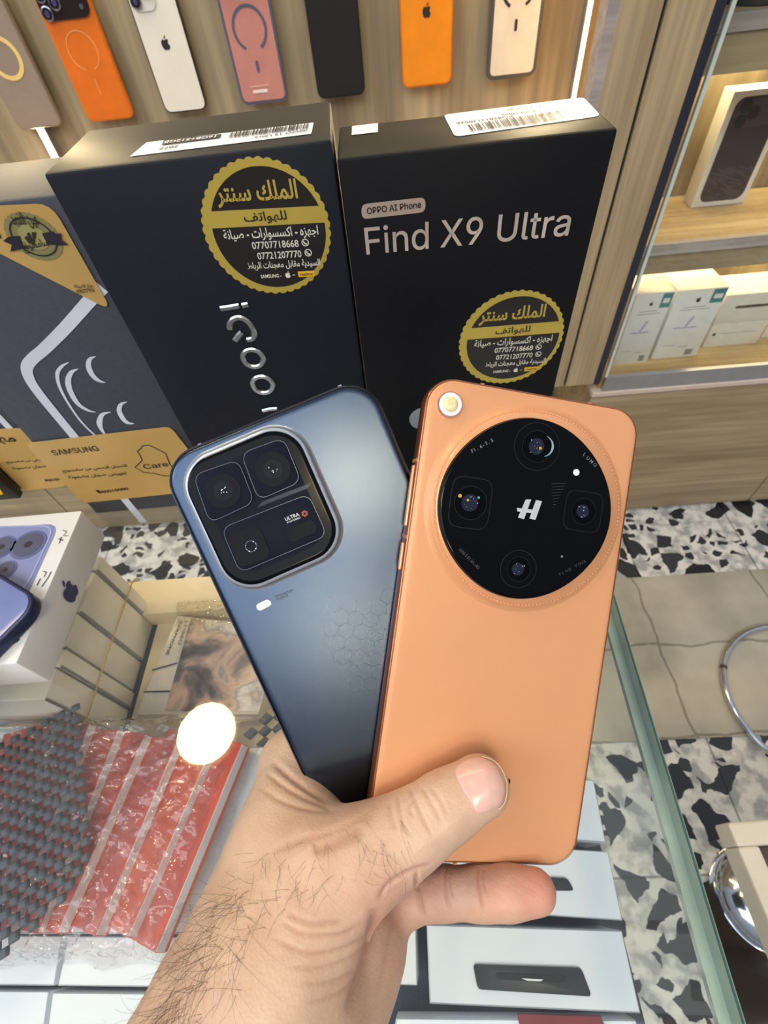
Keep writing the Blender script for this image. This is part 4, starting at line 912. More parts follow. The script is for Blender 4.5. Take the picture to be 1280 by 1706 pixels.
# bag film
def film(name, corners, zf, m, nx=70, ny=70, amp=.002, seed=1, label=None, cat=None, z00=0.0):
    r_ = np.random.default_rng(seed); u, v = np.meshgrid(np.linspace(0, 1, nx), np.linspace(0, 1, ny)); c4 = np.array(corners, float)
    xy = (1 - u)[..., None] * (1 - v)[..., None] * c4[0] + u[..., None] * (1 - v)[..., None] * c4[1] + u[..., None] * v[..., None] * c4[2] + (1 - u)[..., None] * v[..., None] * c4[3]
    z = np.zeros_like(u)
    for k in range(26):
        f1_, ph_ = r_.uniform(4, 26), r_.uniform(0, 6.28); an = r_.uniform(0, math.pi); w_ = np.sin((u * math.cos(an) + v * math.sin(an)) * f1_ * 2 + ph_ + 1.5 * np.sin(v * 7 + k)); z += (1 - np.abs(w_)) ** 5 * amp * 3.2 * r_.uniform(.2, 1) * np.clip(np.sin(u * 5 + k) + .3, 0, 1)
    ed = np.minimum(np.minimum(u, 1 - u), np.minimum(v, 1 - v)); env = np.clip(ed / .07, 0, 1)
    Z = zf * env + z * (.3 + .7 * env) * .5 + z00
    rag = .0022 * np.sin(u * 23 + 2 * np.sin(v * 17)) * np.sin(v * 19 + u * 7) * (ed < .02)
    V = np.dstack([xy[..., 0] + rag, xy[..., 1] + rag, Z]).reshape(-1, 3); Fc = [(j * nx + i, j * nx + i + 1, (j + 1) * nx + i + 1, (j + 1) * nx + i) for j in range(ny - 1) for i in range(nx - 1)]
    o = mesh(name, V, Fc, m, None, smooth=True); return tag(o, label, cat)
FILM = clear_mat('wrinkled_plastic_film', (.97, .97, .97), 1.5, 1.8, .03, haze=.075, hazecol=(244, 228, 228), wrinkle=1.0, wscale=34)
pz = lambda x, y, z=.0: onz(x, y, ZP + .012)[:2]
film('clear_plastic_bag', [pz(-90, 1190), pz(440, 1185), pz(290, 1612), pz(-130, 1612)], .0165, FILM, 90, 90, .003, 4, 'wrinkled clear plastic bag over the fanned red packs', 'plastic bag', ZP)
film('clear_plastic_wrap', [pz(262, 972), pz(400, 964), pz(400, 1030), pz(262, 1024)], .003, clear_mat('yellowish_wrap', (.97, .95, .9), 1.5, 1.3, .06, haze=.12, hazecol=(240, 225, 190), wrinkle=.6, wscale=60), 40, 40, .002, 9, 'crumpled clear wrap lying on the cream carton behind the earphone packet', 'plastic wrap', ZI + .0225)

MATC = mat('charcoal_foam', (88, 93, 101), .6, var=.12, scale=400, bump=.2, bscale=900)
def woven(name, o, ex, ey, nx, ny, z0, label, keep=None, pad=(1.12, 1.05), joint=True):
    """foam grid mat: padded cells in a chequer with open gaps, cords along both diagonals"""
    mb = MB(); N = 7; u = np.linspace(-1, 1, N); uu, vv = np.meshgrid(u, u); u0_, v0_ = uu, vv; hgt = np.sqrt(np.clip(1 - np.abs(uu) ** 5, 0, 1) * np.clip(1 - np.abs(vv) ** 5, 0, 1))
    uu, vv = uu * np.sqrt(1 - vv ** 2 * .13), vv * np.sqrt(1 - u0_ ** 2 * .13)
    for j in range(ny):
        for i in range(nx):
            if (i + j) % 2 or (keep and not keep(i, j)): continue
            c = np.array(o) + ex * i + ey * j; n_ = np.array([0, 0, 1.0]); jz = .0004 * math.sin(i * 2.1 + j * 1.3)
            sq = .585 + .03 * math.sin(i * 3.3 + j)
            top_ = c + uu[..., None] * ex * sq + vv[..., None] * ey * sq + (z0 + .0012 * hgt + jz)[..., None] * n_ if False else c + uu[..., None] * ex * sq + vv[..., None] * ey * sq * .98 + ((z0 + .002 * hgt + jz)[..., None]) * n_
            bot_ = c + uu[..., None] * ex * sq + vv[..., None] * ey * sq * .98 + ((z0 - .0007 * hgt + jz)[..., None]) * n_
            f = [(b * N + a, b * N + a + 1, (b + 1) * N + a + 1, (b + 1) * N + a) for b in range(N - 1) for a in range(N - 1)]
            mb.add(top_.reshape(-1, 3), f); mb.add(bot_.reshape(-1, 3), [g_[::-1] for g_ in f])
    t = mb.build(name, MATC, None, smooth=True); return tag(t, label, 'mat')
zM = ZP + .0255
o_ = onz(128, 1176, zM); e1_ = onz(142, 1186, zM)
# cell axes from the picture: along a row (right and slightly up) and down a column
p00, p10, p01 = onz(0, 1245, zM), onz(128, 1178, zM), onz(2, 1535, zM)
NXc, NYc = 11, 27
ex = (p10 - p00) / 10.2; ey = (onz(148, 1440, zM) - p10) / 23.0
org = p00.copy() - ex * 4; org[2] = 0
woven('woven_mat', org, ex, ey, 15, 29, zM, 'charcoal woven grip mat lying on the clear bag at the left edge', keep=lambda i, j: j < 24 + (14 - i) * .35)
zM2 = zE + .003
q0 = onz(418, 1222, zM2); ex2 = (onz(470, 1172, zM2) - q0) / 4.2; ey2 = (onz(452, 1247, zM2) - q0) / 3.0
q0[2] = 0
woven('woven_mat', q0, ex2, ey2, 6, 4, zM2, 'small piece of charcoal woven grip mat beside the hand, on the earphone packet')

# ================================================================== WHITE BOXES UNDER THE GLASS
TABM = mat('black_hang_tab', (44, 47, 52), .35, var=.1); TAB2 = mat('dark_hang_slot', (20, 20, 22), .4)
UW = mat('white_gloss_card', (236, 241, 247), .3, var=.02, coat=.3); UW2 = mat('white_gloss_card_b', (210, 218, 228), .3, var=.02, coat=.3)
def under(corn, zt, h, label, tab=None, group='white boxes on the shelf under the counter glass'):
    """box seen through the glass from the picture points of its top (near left, near right, far right, far left)"""
    p = [onz(x, y, zt) for x, y in corn]; ctr = sum(p) / 4; ctr[2] = zt - h; ex = p[1] - p[0]; ex /= np.linalg.norm(ex); R = np.array([ex, np.cross([0, 0, 1], ex), [0, 0, 1]]).T
    t = empty('white_box', R, ctr, label, 'box', group); loc = np.array([(q - ctr) @ R for q in p]); q2 = loc[:, :2]
    MB().stack(lambda i: np.array([v * (1 - i / .05) for v in q2]), [(0, 0), (0, h - .0008), (.0004, h)]).build('carton', UW, t, auto=30)
    fc = Face(ctr + [0, 0, h], R[:, 0], R[:, 1])
    m_ = MB(); m_.ribbon(q2 * .99, .0004, 0, True); mesh('fold_line', fc.w(np.vstack(m_.V)[:, :2], .0002), m_.F, GREYINK, t, world=True)
    if tab:
        q = quad_round(fc, tab[0], .002); o = MB().stack(lambda i: ccw(q) * (1 - i) + ccw(q).mean(0) * i, [(0, .0002), (0, .0008), (.02, .0011)], fc.T()).build('hang_tab', TABM, t, world=True, auto=40)
        q = quad_round(fc, tab[1], .0012); MB().add(fc.w(ccw(q), .0014), [tuple(range(len(q)))]).build('hang_slot', TAB2, o, world=True)
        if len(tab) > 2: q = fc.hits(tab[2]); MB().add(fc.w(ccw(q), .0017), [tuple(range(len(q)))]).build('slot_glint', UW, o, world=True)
    return t
ZT = ZI + .045; HB = .0448
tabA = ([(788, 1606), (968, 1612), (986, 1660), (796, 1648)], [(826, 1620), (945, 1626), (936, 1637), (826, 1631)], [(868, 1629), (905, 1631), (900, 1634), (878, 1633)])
under([(716, 1672), (1068, 1688), (1037, 1551), (711, 1541)], ZT, HB, 'white box with a black hanging tab under the glass, right of the wrist', tabA)
under([(711, 1512), (1038, 1534), (1014, 1419), (706, 1400)], ZT, HB, 'white box with a black hanging tab under the glass, behind the pink fingertip', ([(820, 1458), (945, 1463), (957, 1484), (822, 1484)], [(850, 1468), (925, 1472), (925, 1478), (850, 1476)]))
under([(708, 1378), (1010, 1404), (990, 1300), (704, 1280)], ZT, HB, 'white box under the glass, mostly hidden behind the lower corner of the orange phone')
under([(640, 1640), (695, 1642), (692, 1515), (600, 1512)], ZT, HB, 'narrow white box under the glass, close against the palm')
under([(-130, 1640), (90, 1642), (104, 1560), (-100, 1560)], ZT, HB, 'white box under the glass at the left edge, below the clear bag')
under([(96, 1642), (262, 1644), (300, 1562), (114, 1560)], ZT, HB, 'white box under the glass between the clear bag and the hairy forearm')
under([(-170, 1760), (66, 1762), (82, 1652), (-140, 1650)], ZT, HB, 'white box under the glass in the lower left corner')
under([(72, 1762), (330, 1764), (330, 1656), (88, 1654)], ZT, HB, 'white box under the glass beneath the forearm, in the front row')
under([(-40, 1556), (430, 1556), (452, 1244), (20, 1244)], ZT, HB, 'wide white box under the glass, supporting the clear bag of red packs')
t = under([(640, 1800), (1090, 1800), (1060, 1700), (660, 1697)], ZI + .02, .0195, 'low white box under the glass along the bottom edge right of the wrist')
# red label strip
q = [onz(x, y, ZI + .0215) for x, y in ((862, 1688), (1000, 1692), (1010, 1720), (868, 1720))]
t2 = empty('red_packet', None, sum(q) / 4 * [1, 1, 0] + [0, 0, ZI + .0205], 'dull red packet lying on the low white box at the bottom edge', 'packet')
qq = ccw(np.array([(p - sum(q) / 4)[:2] for p in q])); MB().stack(lambda i: qq * (1 - i), [(0, 0), (0, .003), (.02, .0035)]).build('packet_body', mat('dull_red_card', (130, 44, 50), .4), t2, auto=30)

# ================================================================== STOOL AND TRAY ON THE FLOOR AT THE RIGHT
CHROME = mat('chrome', (206, 208, 214), .12, 1.0, var=.02)
def circle3(a, b, c):
    a, b, c = [np.asarray(v)[:2] for v in (a, b, c)]; A_ = np.array([b - a, c - a]) * 2; r_ = np.array([b @ b - a @ a, c @ c - a @ a]); o = np.linalg.solve(A_, r_); return o, np.linalg.norm(a - o)
zR = ZF + .012
o_, r_ = circle3(onz(1268, 1046, zR), onz(1206, 1128, zR), onz(1262, 1234, zR))
st = empty('metal_hoop', None, (o_[0], o_[1], ZF + .004), 'thin chrome hoop lying on the grey floor tiles at the right edge', 'hoop')
t_ = np.linspace(0, 2 * math.pi, 96, endpoint=False); MB().tube(np.c_[o_[0] + r_ * np.cos(t_), o_[1] + r_ * np.sin(t_), np.full(96, zR)], .0062, 10, True).build('ring', CHROME, st, world=True, smooth=True)
aj = math.radians(152); MB().tube([(o_[0] + r_ * math.cos(a), o_[1] + r_ * math.sin(a), zR) for a in (aj - .02, aj, aj + .02)], .0072, 10).build('joint_sleeve', DKG, st, world=True)
# open tray with cream rim, chrome dome below it
zT = -.52
A, B, C_ = onz(1213, 1370, zT), onz(1330, 1362, zT), onz(1285, 1545, zT)
ux = B - A; ux /= np.linalg.norm(ux); uy = C_ - A; Lt = np.linalg.norm(uy); uy /= Lt; 
R = np.array([ux, np.cross([0, 0, 1], ux), [0, 0, 1]]).T
tr = empty('wooden_stool', R, A, 'square cream rimmed stool with dark brown top at the lower right edge', 'stool')
CRW = mat('cream_painted_wood', (216, 209, 194), .4, var=.05, scale=20); SZ = .36; RW = .026
la = MB()
MB().box((0, -SZ, -.04), (RW, -RW, 0), .003).build('rim_board', CRW, tr); MB().box((0, -RW, -.04), (SZ, 0, 0), .003).build('rim_board', CRW, tr)
MB().box((SZ - RW, -SZ, -.04), (SZ, -RW, 0), .003).build('rim_board', CRW, tr); MB().box((RW, -SZ, -.04), (SZ - RW, -SZ + RW, 0), .003).build('rim_board', CRW, tr)
MB().box((RW, -SZ + RW, -.05), (SZ - RW, -RW, -.03), .002).build('seat_panel', mat('dark_brown_panel', (84, 70, 58), .5), tr)
MB().tube([(SZ / 2, -SZ / 2, ZF - zT + .012), (SZ / 2, -SZ / 2, -.05)], .022, 24).build('column', CHROME, tr, auto=40)
MB().stack(lambda i: circ(.13 - i, 48) + [SZ / 2, -SZ / 2], [(0, ZF - zT), (0, ZF - zT + .006), (.1, ZF - zT + .014)]).build('foot_plate', CHROME, tr, auto=40)
cd_ = onz(1266, 1500, ZF)
dm = empty('chrome_dome', None, (cd_[0], cd_[1], ZF), 'shiny chrome dome on the terrazzo beside the cream stool', 'chrome base')
th = np.linspace(0, math.pi / 2, 12); RD = .075
MB().stack(lambda i: circ(max(RD - i, .0005), 48), [(0, 0)] + [(RD * (1 - math.cos(x)), .006 + RD * .62 * math.sin(x)) for x in th]).build('dome', CHROME, dm, auto=60)
MB().stack(lambda i: circ(RD + .006 - i, 48), [(0, 0), (0, .004), (.004, .006)]).build('foot_rim', CHROME, dm, auto=60)
# ================================================================== HELD PHONES
RO = np.array([[0.96196, 0.20706, 0.17822], [-0.04394, 0.76112, -0.64712], [-0.26964, 0.61467, 0.74126]]); TO = np.array([0.031, 0.06728, 0.08816])
RI = np.array([[0.93767, -0.32439, 0.12469], [0.32427, 0.68764, -0.64961], [0.12499, 0.64956, 0.74997]]); TI = EYE + (np.array([-0.01857, 0.06909, 0.08873]) - EYE) * 1.006
def ortho(R):
    x = R[:, 0] / np.linalg.norm(R[:, 0]); y = R[:, 1] - x * (R[:, 1] @ x); y /= np.linalg.norm(y); return np.array([x, y, np.cross(x, y)]).T
RO, RI = ortho(RO), ortho(RI)
WO, HO, WI, HI = .0768, .1632, .0771, .1636
OBACK = mat('copper_orange_glass', (216, 155, 112), .36, .1, var=.02, spec=.4)
ORIM = mat('copper_metal', (196, 120, 78), .22, .85, var=.05)
OGLOSS = mat('polished_copper', (232, 166, 120), .2, .25, var=.03)
LBLK = mat('camera_glass_black', (4, 4, 8), .05, var=.0, spec=.14)
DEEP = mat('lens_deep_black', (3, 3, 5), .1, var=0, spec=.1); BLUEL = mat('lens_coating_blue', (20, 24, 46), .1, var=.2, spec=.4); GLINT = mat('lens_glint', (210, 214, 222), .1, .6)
LRING = mat('lens_ring_dark', (34, 34, 42), .25, .6)
ph1 = empty('phone', RO, TO, 'copper orange phone held upright in front, with a big round black camera disc', 'phone')
FO = Face(TO, RO[:, 0], RO[:, 1])
th_o = .0080
MB().stack(lambda i: rr(WO - 2 * i, HO - 2 * i, .0098 - i, 10), [(.0012, -th_o), (.0003, -th_o + .0006), (0, -th_o + .0016), (0, -.0016), (.0004, -.0006), (.0012, -.0001)]).build('metal_frame', ORIM, ph1, auto=35)
MB().stack(lambda i: rr(WO - .0017 - 2 * i, HO - .0017 - 2 * i, .0091 - i, 10), [(0, -.0004), (.0002, -.0001), (.0009, .0001), (.002, .00014), (.003, .00014)]).build('back_panel', OBACK, ph1, auto=50)
MB().stack(lambda i: rr(WO - .0035 - 2 * i, HO - .0035 - 2 * i, .0085, 8), [(0, -th_o - .0002), (0, -th_o + .0004)]).build('screen', DEEP, ph1)
m_ = MB(); m_.ribbon(rr(WO - .0014, HO - .0014, .0092, 12), .00022, -.00002, True); m_.build('seam_line', mat('dark_copper_seam', (132, 74, 48), .4), ph1)
# camera disc
raise_h = .0034
cl = FO.hit(722, 848, .002); crr = FO.hit(1032, 850, .002); ct = FO.hit(878, 686, .002); cb = FO.hit(880, 1003, .002)
cen = (cl + crr) / 2 * .5 + (ct + cb) / 2 * .5; Rr = (np.linalg.norm(crr - cl) + np.linalg.norm(cb - ct)) / 4
C_ = lambda r: circ(r, 96) + cen
MB().stack(lambda i: C_(Rr + .0032 - i), [(0, .0001), (.0008, .0003), (.0022, .0012), (.0030, .0022)]).build('bulged_back', OBACK, ph1, auto=60)
MB().stack(lambda i: C_(Rr - i), [(-.0002, .0018), (0, .0024), (.0003, .0029), (.0006, .0032)]).build('camera_ring', OGLOSS, ph1, auto=50)
kn = MB()
for k in range(160):
    a = 2 * math.pi * k / 160; p = cen + (Rr + .0001) * np.array([math.cos(a), math.sin(a)]); ca, sa = math.cos(a), math.sin(a)
    kn.box((-.00025, -.0004, .0015), (.00025, .0004, .0026), T=(np.array([[ca, -sa, 0], [sa, ca, 0], [0, 0, 1]]), np.array([p[0], p[1], 0])))
kn.build('knurled_edge', OGLOSS, ph1)
# black glass: circle with slightly flattened diagonals
hl = [FO.hit(x, y, .0045) for x, y in ((738, 845), (1023, 852), (878, 694), (868, 999))]
cg = (hl[0] + hl[1] + hl[2] + hl[3]) / 4; rg = (np.linalg.norm(hl[1] - hl[0]) + np.linalg.norm(hl[3] - hl[2])) / 4
a_ = np.linspace(0, 2 * math.pi, 128, endpoint=False)
def glass(i):
    k = (1 - .022 * (1 - np.cos(4 * (a_))) / 2)
    return np.c_[np.cos(a_), np.sin(a_)] * ((rg - i) * k)[:, None] + cg
ZG = .0049
disc = MB().stack(glass, [(0, .0028), (0, ZG - .0007), (.0002, ZG - .0002), (.0006, ZG), (.0010, ZG)]).build('camera_glass', LBLK, ph1, auto=35)
MB().stack(lambda i: glass(-.0002), [(0, .0029), (0, .0034)]).build('glass_bezel', LRING, ph1, auto=35)
def on_disc(x, y): return FO.hit(x, y, ZG)
def sharp(name, loopf, z0, m, parent, dz=.00012): return MB().stack(loopf, [(0, z0), (0, z0 + dz)]).build(name, m, parent)
def octo(c, r, n=48, sq=.0, sx=1.0, sy=1.0, rot=0.0):
    a = np.linspace(0, 2 * math.pi, n, endpoint=False); k = 1 / (np.abs(np.cos(a)) ** (2 + sq) + np.abs(np.sin(a)) ** (2 + sq)) ** (1 / (2 + sq)) if sq else np.ones(n)
    p = np.c_[np.cos(a) * k * r * sx, np.sin(a) * k * r * sy]; cr_, sr_ = math.cos(rot), math.sin(rot)
    return p @ np.array([[cr_, sr_], [-sr_, cr_]]) + c
R_1 = .0002
for (x, y, r1, sq, seed) in ((895, 744, .0078, 0, 1), (784, 838, .0082, 3, 2), (972, 852, .0066, 3, 3), (864, 948, .0062, 0, 4)):
    c = on_disc(x, y); lm = octo(c, r1, sq=sq, sx=.82 if sq == 3 and seed == 2 else 1.0)
    m_ = MB(); m_.ribbon(lm, .00028, 0, True); o = mesh('camera_lens', np.c_[np.vstack(m_.V)[:, :2], np.full(len(np.vstack(m_.V)), ZG + .00005)], m_.F, LRING, disc)
    # sub-lens shapes as parts of the camera glass
    sharp('lens_barrel', lambda i: octo(c, r1 * .66), ZG + .00003, DEEP, disc)
    m_ = MB(); m_.ribbon(octo(c, r1 * .66), .0002, 0, True); mesh('lens_rim', np.c_[np.vstack(m_.V)[:, :2], np.full(len(np.vstack(m_.V)), ZG + .0002)], m_.F, LRING, disc)
    sharp('lens_element', lambda i: octo(c + [-.0003, .0], r1 * .34), ZG + .00018, BLUEL, disc)
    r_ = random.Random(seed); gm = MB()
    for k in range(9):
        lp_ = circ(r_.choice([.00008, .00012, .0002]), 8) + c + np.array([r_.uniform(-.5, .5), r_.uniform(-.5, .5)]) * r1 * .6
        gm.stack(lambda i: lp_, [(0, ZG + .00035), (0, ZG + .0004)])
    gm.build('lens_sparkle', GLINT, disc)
# painted glints: a pale crescent on the top lens and tinted dots
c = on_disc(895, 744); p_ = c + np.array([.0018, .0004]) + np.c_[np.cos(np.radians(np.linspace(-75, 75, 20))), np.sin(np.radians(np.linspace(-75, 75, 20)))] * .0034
m_ = MB(); m_.ribbon(p_, np.interp(np.linspace(0, 1, 20), [0, .5, 1], [.0001, .0008, .0001])); mesh('lens_crescent', np.c_[np.vstack(m_.V)[:, :2], np.full(40, ZG + .0005)], m_.F, mat('painted_glint_cyan', (150, 184, 196), .15, .3), disc)
YEL = mat('painted_glint_yellow', (200, 170, 50), .2); CYA = mat('painted_glint_teal', (70, 170, 170), .2)
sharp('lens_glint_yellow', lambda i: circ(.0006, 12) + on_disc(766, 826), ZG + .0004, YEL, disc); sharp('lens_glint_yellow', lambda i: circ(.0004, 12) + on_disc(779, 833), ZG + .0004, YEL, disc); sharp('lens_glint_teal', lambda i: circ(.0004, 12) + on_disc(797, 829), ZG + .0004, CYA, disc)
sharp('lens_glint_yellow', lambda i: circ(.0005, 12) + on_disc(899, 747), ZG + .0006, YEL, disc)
sharp('focus_lamp', lambda i: circ(.0011, 20) + on_disc(960, 787), ZG + .0001, mat('white_diffuser', (244, 244, 248), .3), disc)
sharp('sensor_dot', lambda i: circ(.0004, 12) + on_disc(936, 927), ZG + .0001, mat('grey_dot', (110, 112, 130), .3), disc)
# slanted H emblem
SIL = mat('silver_print', (196, 198, 206), .35, .3)
hm = MB(); FD = Face(TO + RO[:, 2] * ZG, RO[:, 0], RO[:, 1])
for pts in ([(876, 832), (885, 832), (873, 865), (863, 862)], [(893, 833), (903, 835), (892, 866), (882, 864)], [(861, 846), (896, 850), (895, 856), (862, 852)]):
    q = ccw(FD.hits(pts)); zt_ = .00018 if len(hm.V) < 2 else .00026; hm.stack(lambda i: q, [(0, .00005), (0, zt_)], FD.T())
hm.build('emblem', SIL, disc, world=True)
DIMP = mat('dim_grey_print', (112, 112, 120), .4); DIMP2 = mat('very_dim_print', (52, 52, 60), .4)
def arc_text(nm, s, a, b, m, size):
    """letters set along a picture line on the camera glass"""
    A, B = np.array(a, float), np.array(b, float); n = len(s)
    mb = MB(); d = FD.hit(*b) - FD.hit(*a); L_ = np.linalg.norm(d); d /= L_; u = np.array([-d[1], d[0]])
    for i, ch in enumerate(s):
        if ch == ' ': continue
        V, Fc = text_mesh(ch, .01); c = FD.hit(*a) + d * (L_ * (i + .2) / n)
        q = c + np.outer((V[:, 0] - V[:, 0].min()) * size, d) + np.outer(V[:, 1] * size, u); mb.add(FD.w(q, .0001), Fc)
    mb.build(nm, m, disc, world=True)
arc_text('lens_lettering', 'F1.6-3.5', (786, 755), (823, 735), DIMP, .0016); arc_text('lens_lettering', 'LUMO', (970, 757), (992, 779), DIMP, .0016)
arc_text('lens_lettering', 'HASSELBLAD', (764, 916), (796, 948), DIMP2, .0014); arc_text('lens_lettering', 'FIND YOUR', (932, 960), (978, 936), DIMP2, .0014)
# fine grille right of the emblem
gm = MB()
for k in range(9):
    a0_, b0_ = FD.hit(918 + k * .5, 806 + k * 5), FD.hit(944 - k * 2.5, 805 + k * 5); gm.ribbon(np.array([a0_, (a0_ + b0_) / 2, b0_]), .0001)
mesh('fine_grille', FD.w(np.vstack(gm.V)[:, :2], .00008), gm.F, DIMP2, disc, world=True)
# flash
cf = FO.hit(750, 674, .001); rf = np.linalg.norm(FO.hit(771, 676, .001) - cf)
fl_ = MB().stack(lambda i: circ(rf - i, 48) + cf, [(0, .0001), (0, .0012), (.0003, .0016), (.0006, .0016)]).build('flash_ring', mat('chrome_copper', (222, 206, 200), .12, .95), ph1, auto=40)
MB().stack(lambda i: circ(rf * .88, 40) + cf, [(0, .0016), (0, .00172)]).build('flash_rim', mat('flash_white', (226, 226, 236), .35), fl_)
MB().stack(lambda i: circ(rf * .6 - i, 40) + cf, [(0, .00172), (.0003, .0020), (.001, .0022)]).build('flash_lens', mat('flash_cream', (232, 218, 164), .25, var=.12, scale=500, coat=.5), fl_, auto=60)
# side buttons, antenna lines
for ya, yb2, w_ in ((772, 876, 1), (906, 952, 1)):
    p1, p2 = FO.hit(681, ya), FO.hit(668, yb2); 
    MB().box((-WO / 2 - .0006, min(p1[1], p2[1]), -.0052), (-WO / 2 + .001, max(p1[1], p2[1]), -.0026), .0004).build('side_button', OGLOSS, ph1, auto=40)
AN = mat('antenna_line', (168, 116, 84), .5)
for (x, y) in ((683, 764), (664, 893)):
    p = FO.hit(x, y); MB().box((-WO / 2 - .00006, p[1] - .0006, -th_o + .0008), (-WO / 2 + .0008, p[1] + .0006, -.0006)).build('antenna_line', AN, ph1)
for (x, y, e_y) in ((806, 636, 1), (985, 667, 1), (760, 1438, -1), (860, 1441, -1)):
    p = FO.hit(x, y); MB().box((p[0] - .0006, HO / 2 * e_y - .0007, -th_o + .0008), (p[0] + .0006, HO / 2 * e_y + .00006 , -.0006)).build('antenna_line', AN, ph1)
pdot = FO.hit(845, 1302); MB().stack(lambda i: rr(.0022, .0024, .001) + pdot, [(0, .0001), (0, .0002)]).build('logo_letter', DEEP, ph1)

# ---- blue grey phone behind
IBACK = mat('satin_steel_blue', (66, 77, 95), .25, 1.0, var=.03, scale=900, spec=.5, bump=.04, bscale=4000)
IFR = mat('steel_blue_frame', (96, 104, 130), .24, .85); ISIL = mat('bright_steel_ring', (182, 190, 206), .28, .55)
IDARK = mat('camera_well_black', (8, 9, 15), .15, var=.05, spec=.1); IPLT = mat('camera_plate_navy', (22, 26, 40), .5, .0, spec=.06)
ph2 = empty('phone', RI, TI, 'steel blue phone held tilted behind the orange one, with a square black camera island', 'phone')
FI = Face(TI, RI[:, 0], RI[:, 1]); th_i = .0080
MB().stack(lambda i: rr(WI - 2 * i, HI - 2 * i, .0125 - i, 12), [(.0012, -th_i), (.0003, -th_i + .0006), (0, -th_i + .0016), (0, -.0016), (.0003, -.0008), (.0009, -.0002)]).build('metal_frame', IFR, ph2, auto=35)
MB().stack(lambda i: rr(WI - .0022 - 2 * i, HI - .0022 - 2 * i, .0114 - i, 12), [(-.0003, -.0006), (0, -.0003), (.0004, 0), (.0012, .0001), (.0022, .0001)]).build('back_panel', IBACK, ph2, auto=50)
m_ = MB(); m_.ribbon(rr(WI - .0022, HI - .0022, .0114, 12), .0004, .00012 * 0 + .00004, True); m_.build('seam_line', DEEP, ph2)
MB().stack(lambda i: rr(WI - .0035, HI - .0035, .0105, 8), [(0, -th_i - .0002), (0, -th_i + .0004)]).build('screen', DEEP, ph2)
ci = [FI.hit(x, y, .003) for x, y in ((290, 774), (486, 700), (587, 911), (386.5, 998))]
x0i = (ci[0][0] + ci[3][0]) / 2; x1i = (ci[1][0] + ci[2][0]) / 2; y1i = (ci[0][1] + ci[1][1]) / 2; y0i = (ci[2][1] + ci[3][1]) / 2
ic = np.array([(x0i + x1i) / 2, (y0i + y1i) / 2]); iw, ih = x1i - x0i, y1i - y0i
def isl(r0): return lambda i: rr(iw - 2 * i, ih - 2 * i, r0 - i, 12) + ic
MB().stack(isl(.0115), [(-.0016, .0000), (-.0010, .0004), (-.0004, .0018), (0, .0032), (.0004, .0036), (.0010, .0037), (.0013, .0034)]).build('island_ring', ISIL, ph2, auto=50)
well = MB().stack(isl(.0115), [(.0012, .0030), (.0012, .0040), (.0018, .0043), (.0028, .0043), (.0034, .0043)]).build('camera_well', IDARK, ph2, auto=40)
ZW = .0044; FW = Face(TI + RI[:, 2] * ZW, RI[:, 0], RI[:, 1])
MB().stack(lambda i: rr(iw - .0105, ih - .0105, .0075, 10) + ic, [(0, .0043), (0, ZW)]).build('lens_plate', IPLT, well)
# two square lens blocks and the wide lower block
def block(corners, r, z1, m, nm):
    q = quad_round(FW, corners, r); q = ccw(q); c = q.mean(0)
    return MB().stack(lambda i: c + (q - c) * (1 - i / .006), [(0, .00005), (0, z1 - .0002), (.0003, z1)], FW.T()).build(nm, m, well, world=True, auto=40), c
EDG = mat('block_edge_grey', (62, 66, 84), .25, .5)
def outline(corners, r, z, w_=.0002, m=EDG):
    q = quad_round(FW, corners, r, n=8); mm = MB(); mm.ribbon(ccw(q), w_, 0, True); mesh('block_outline', FW.w(np.vstack(mm.V)[:, :2], z), mm.F, m, well, world=True)
def zi(x, y): return (260 + x / 2.909, 620 + y / 2.909)
q1 = [zi(185, 500), zi(400, 425), zi(480, 630), zi(265, 730)]; q2 = [zi(415, 395), zi(620, 320), zi(705, 530), zi(500, 620)]; q3 = [zi(320, 755), zi(740, 590), zi(830, 790), zi(410, 970)]
for q, nm in ((q1, 'lens_block'), (q2, 'lens_block'), (q3, 'lens_block_wide')):
    block(q, .0035, .0010, IPLT, nm); outline(q, .0035, .00102)
ZL = .0010
for x, y in ((328, 576), (568, 470)):
    c = FW.hit(*zi(x, y), ZL); r = np.linalg.norm(FW.hit(*zi(x + 85, y), ZL) - c)
    o = MB().stack(lambda i: circ(r - i, 48) + c, [(0, ZL), (0, ZL + .0004)], FW.T()).build('camera_lens', DEEP, well, world=True)
    MB().stack(lambda i: circ(r * .55, 36) + c, [(0, ZL + .0004), (0, ZL + .0005)], FW.T()).build('lens_element', mat('lens_smoke', (16, 19, 26), .1, spec=.1), well, world=True)
    MB().stack(lambda i: circ(r * .25, 24) + c, [(0, ZL + .0005), (0, ZL + .0006)], FW.T()).build('lens_iris', DEEP, well, world=True)
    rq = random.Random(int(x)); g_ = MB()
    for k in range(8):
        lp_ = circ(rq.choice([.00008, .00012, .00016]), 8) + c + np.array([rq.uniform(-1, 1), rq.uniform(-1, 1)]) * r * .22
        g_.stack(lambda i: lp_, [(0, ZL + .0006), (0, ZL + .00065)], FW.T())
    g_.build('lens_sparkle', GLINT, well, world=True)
q = ccw(quad_round(FW, [zi(348, 795), zi(498, 735), zi(565, 890), zi(410, 950)], .003, ZL)); c = q.mean(0)
MB().stack(lambda i: q, [(0, ZL), (0, ZL + .0003)], FW.T()).build('square_lens', DEEP, well, world=True)
c = FW.hit(*zi(462, 843), ZL); m_ = MB(); m_.ribbon(circ(.0018, 32) + c, .0002, 0, True); mesh('lens_rim', FW.w(np.vstack(m_.V)[:, :2], ZL + .00045), m_.F, EDG, well, world=True)
g_ = MB(); rq = random.Random(5)
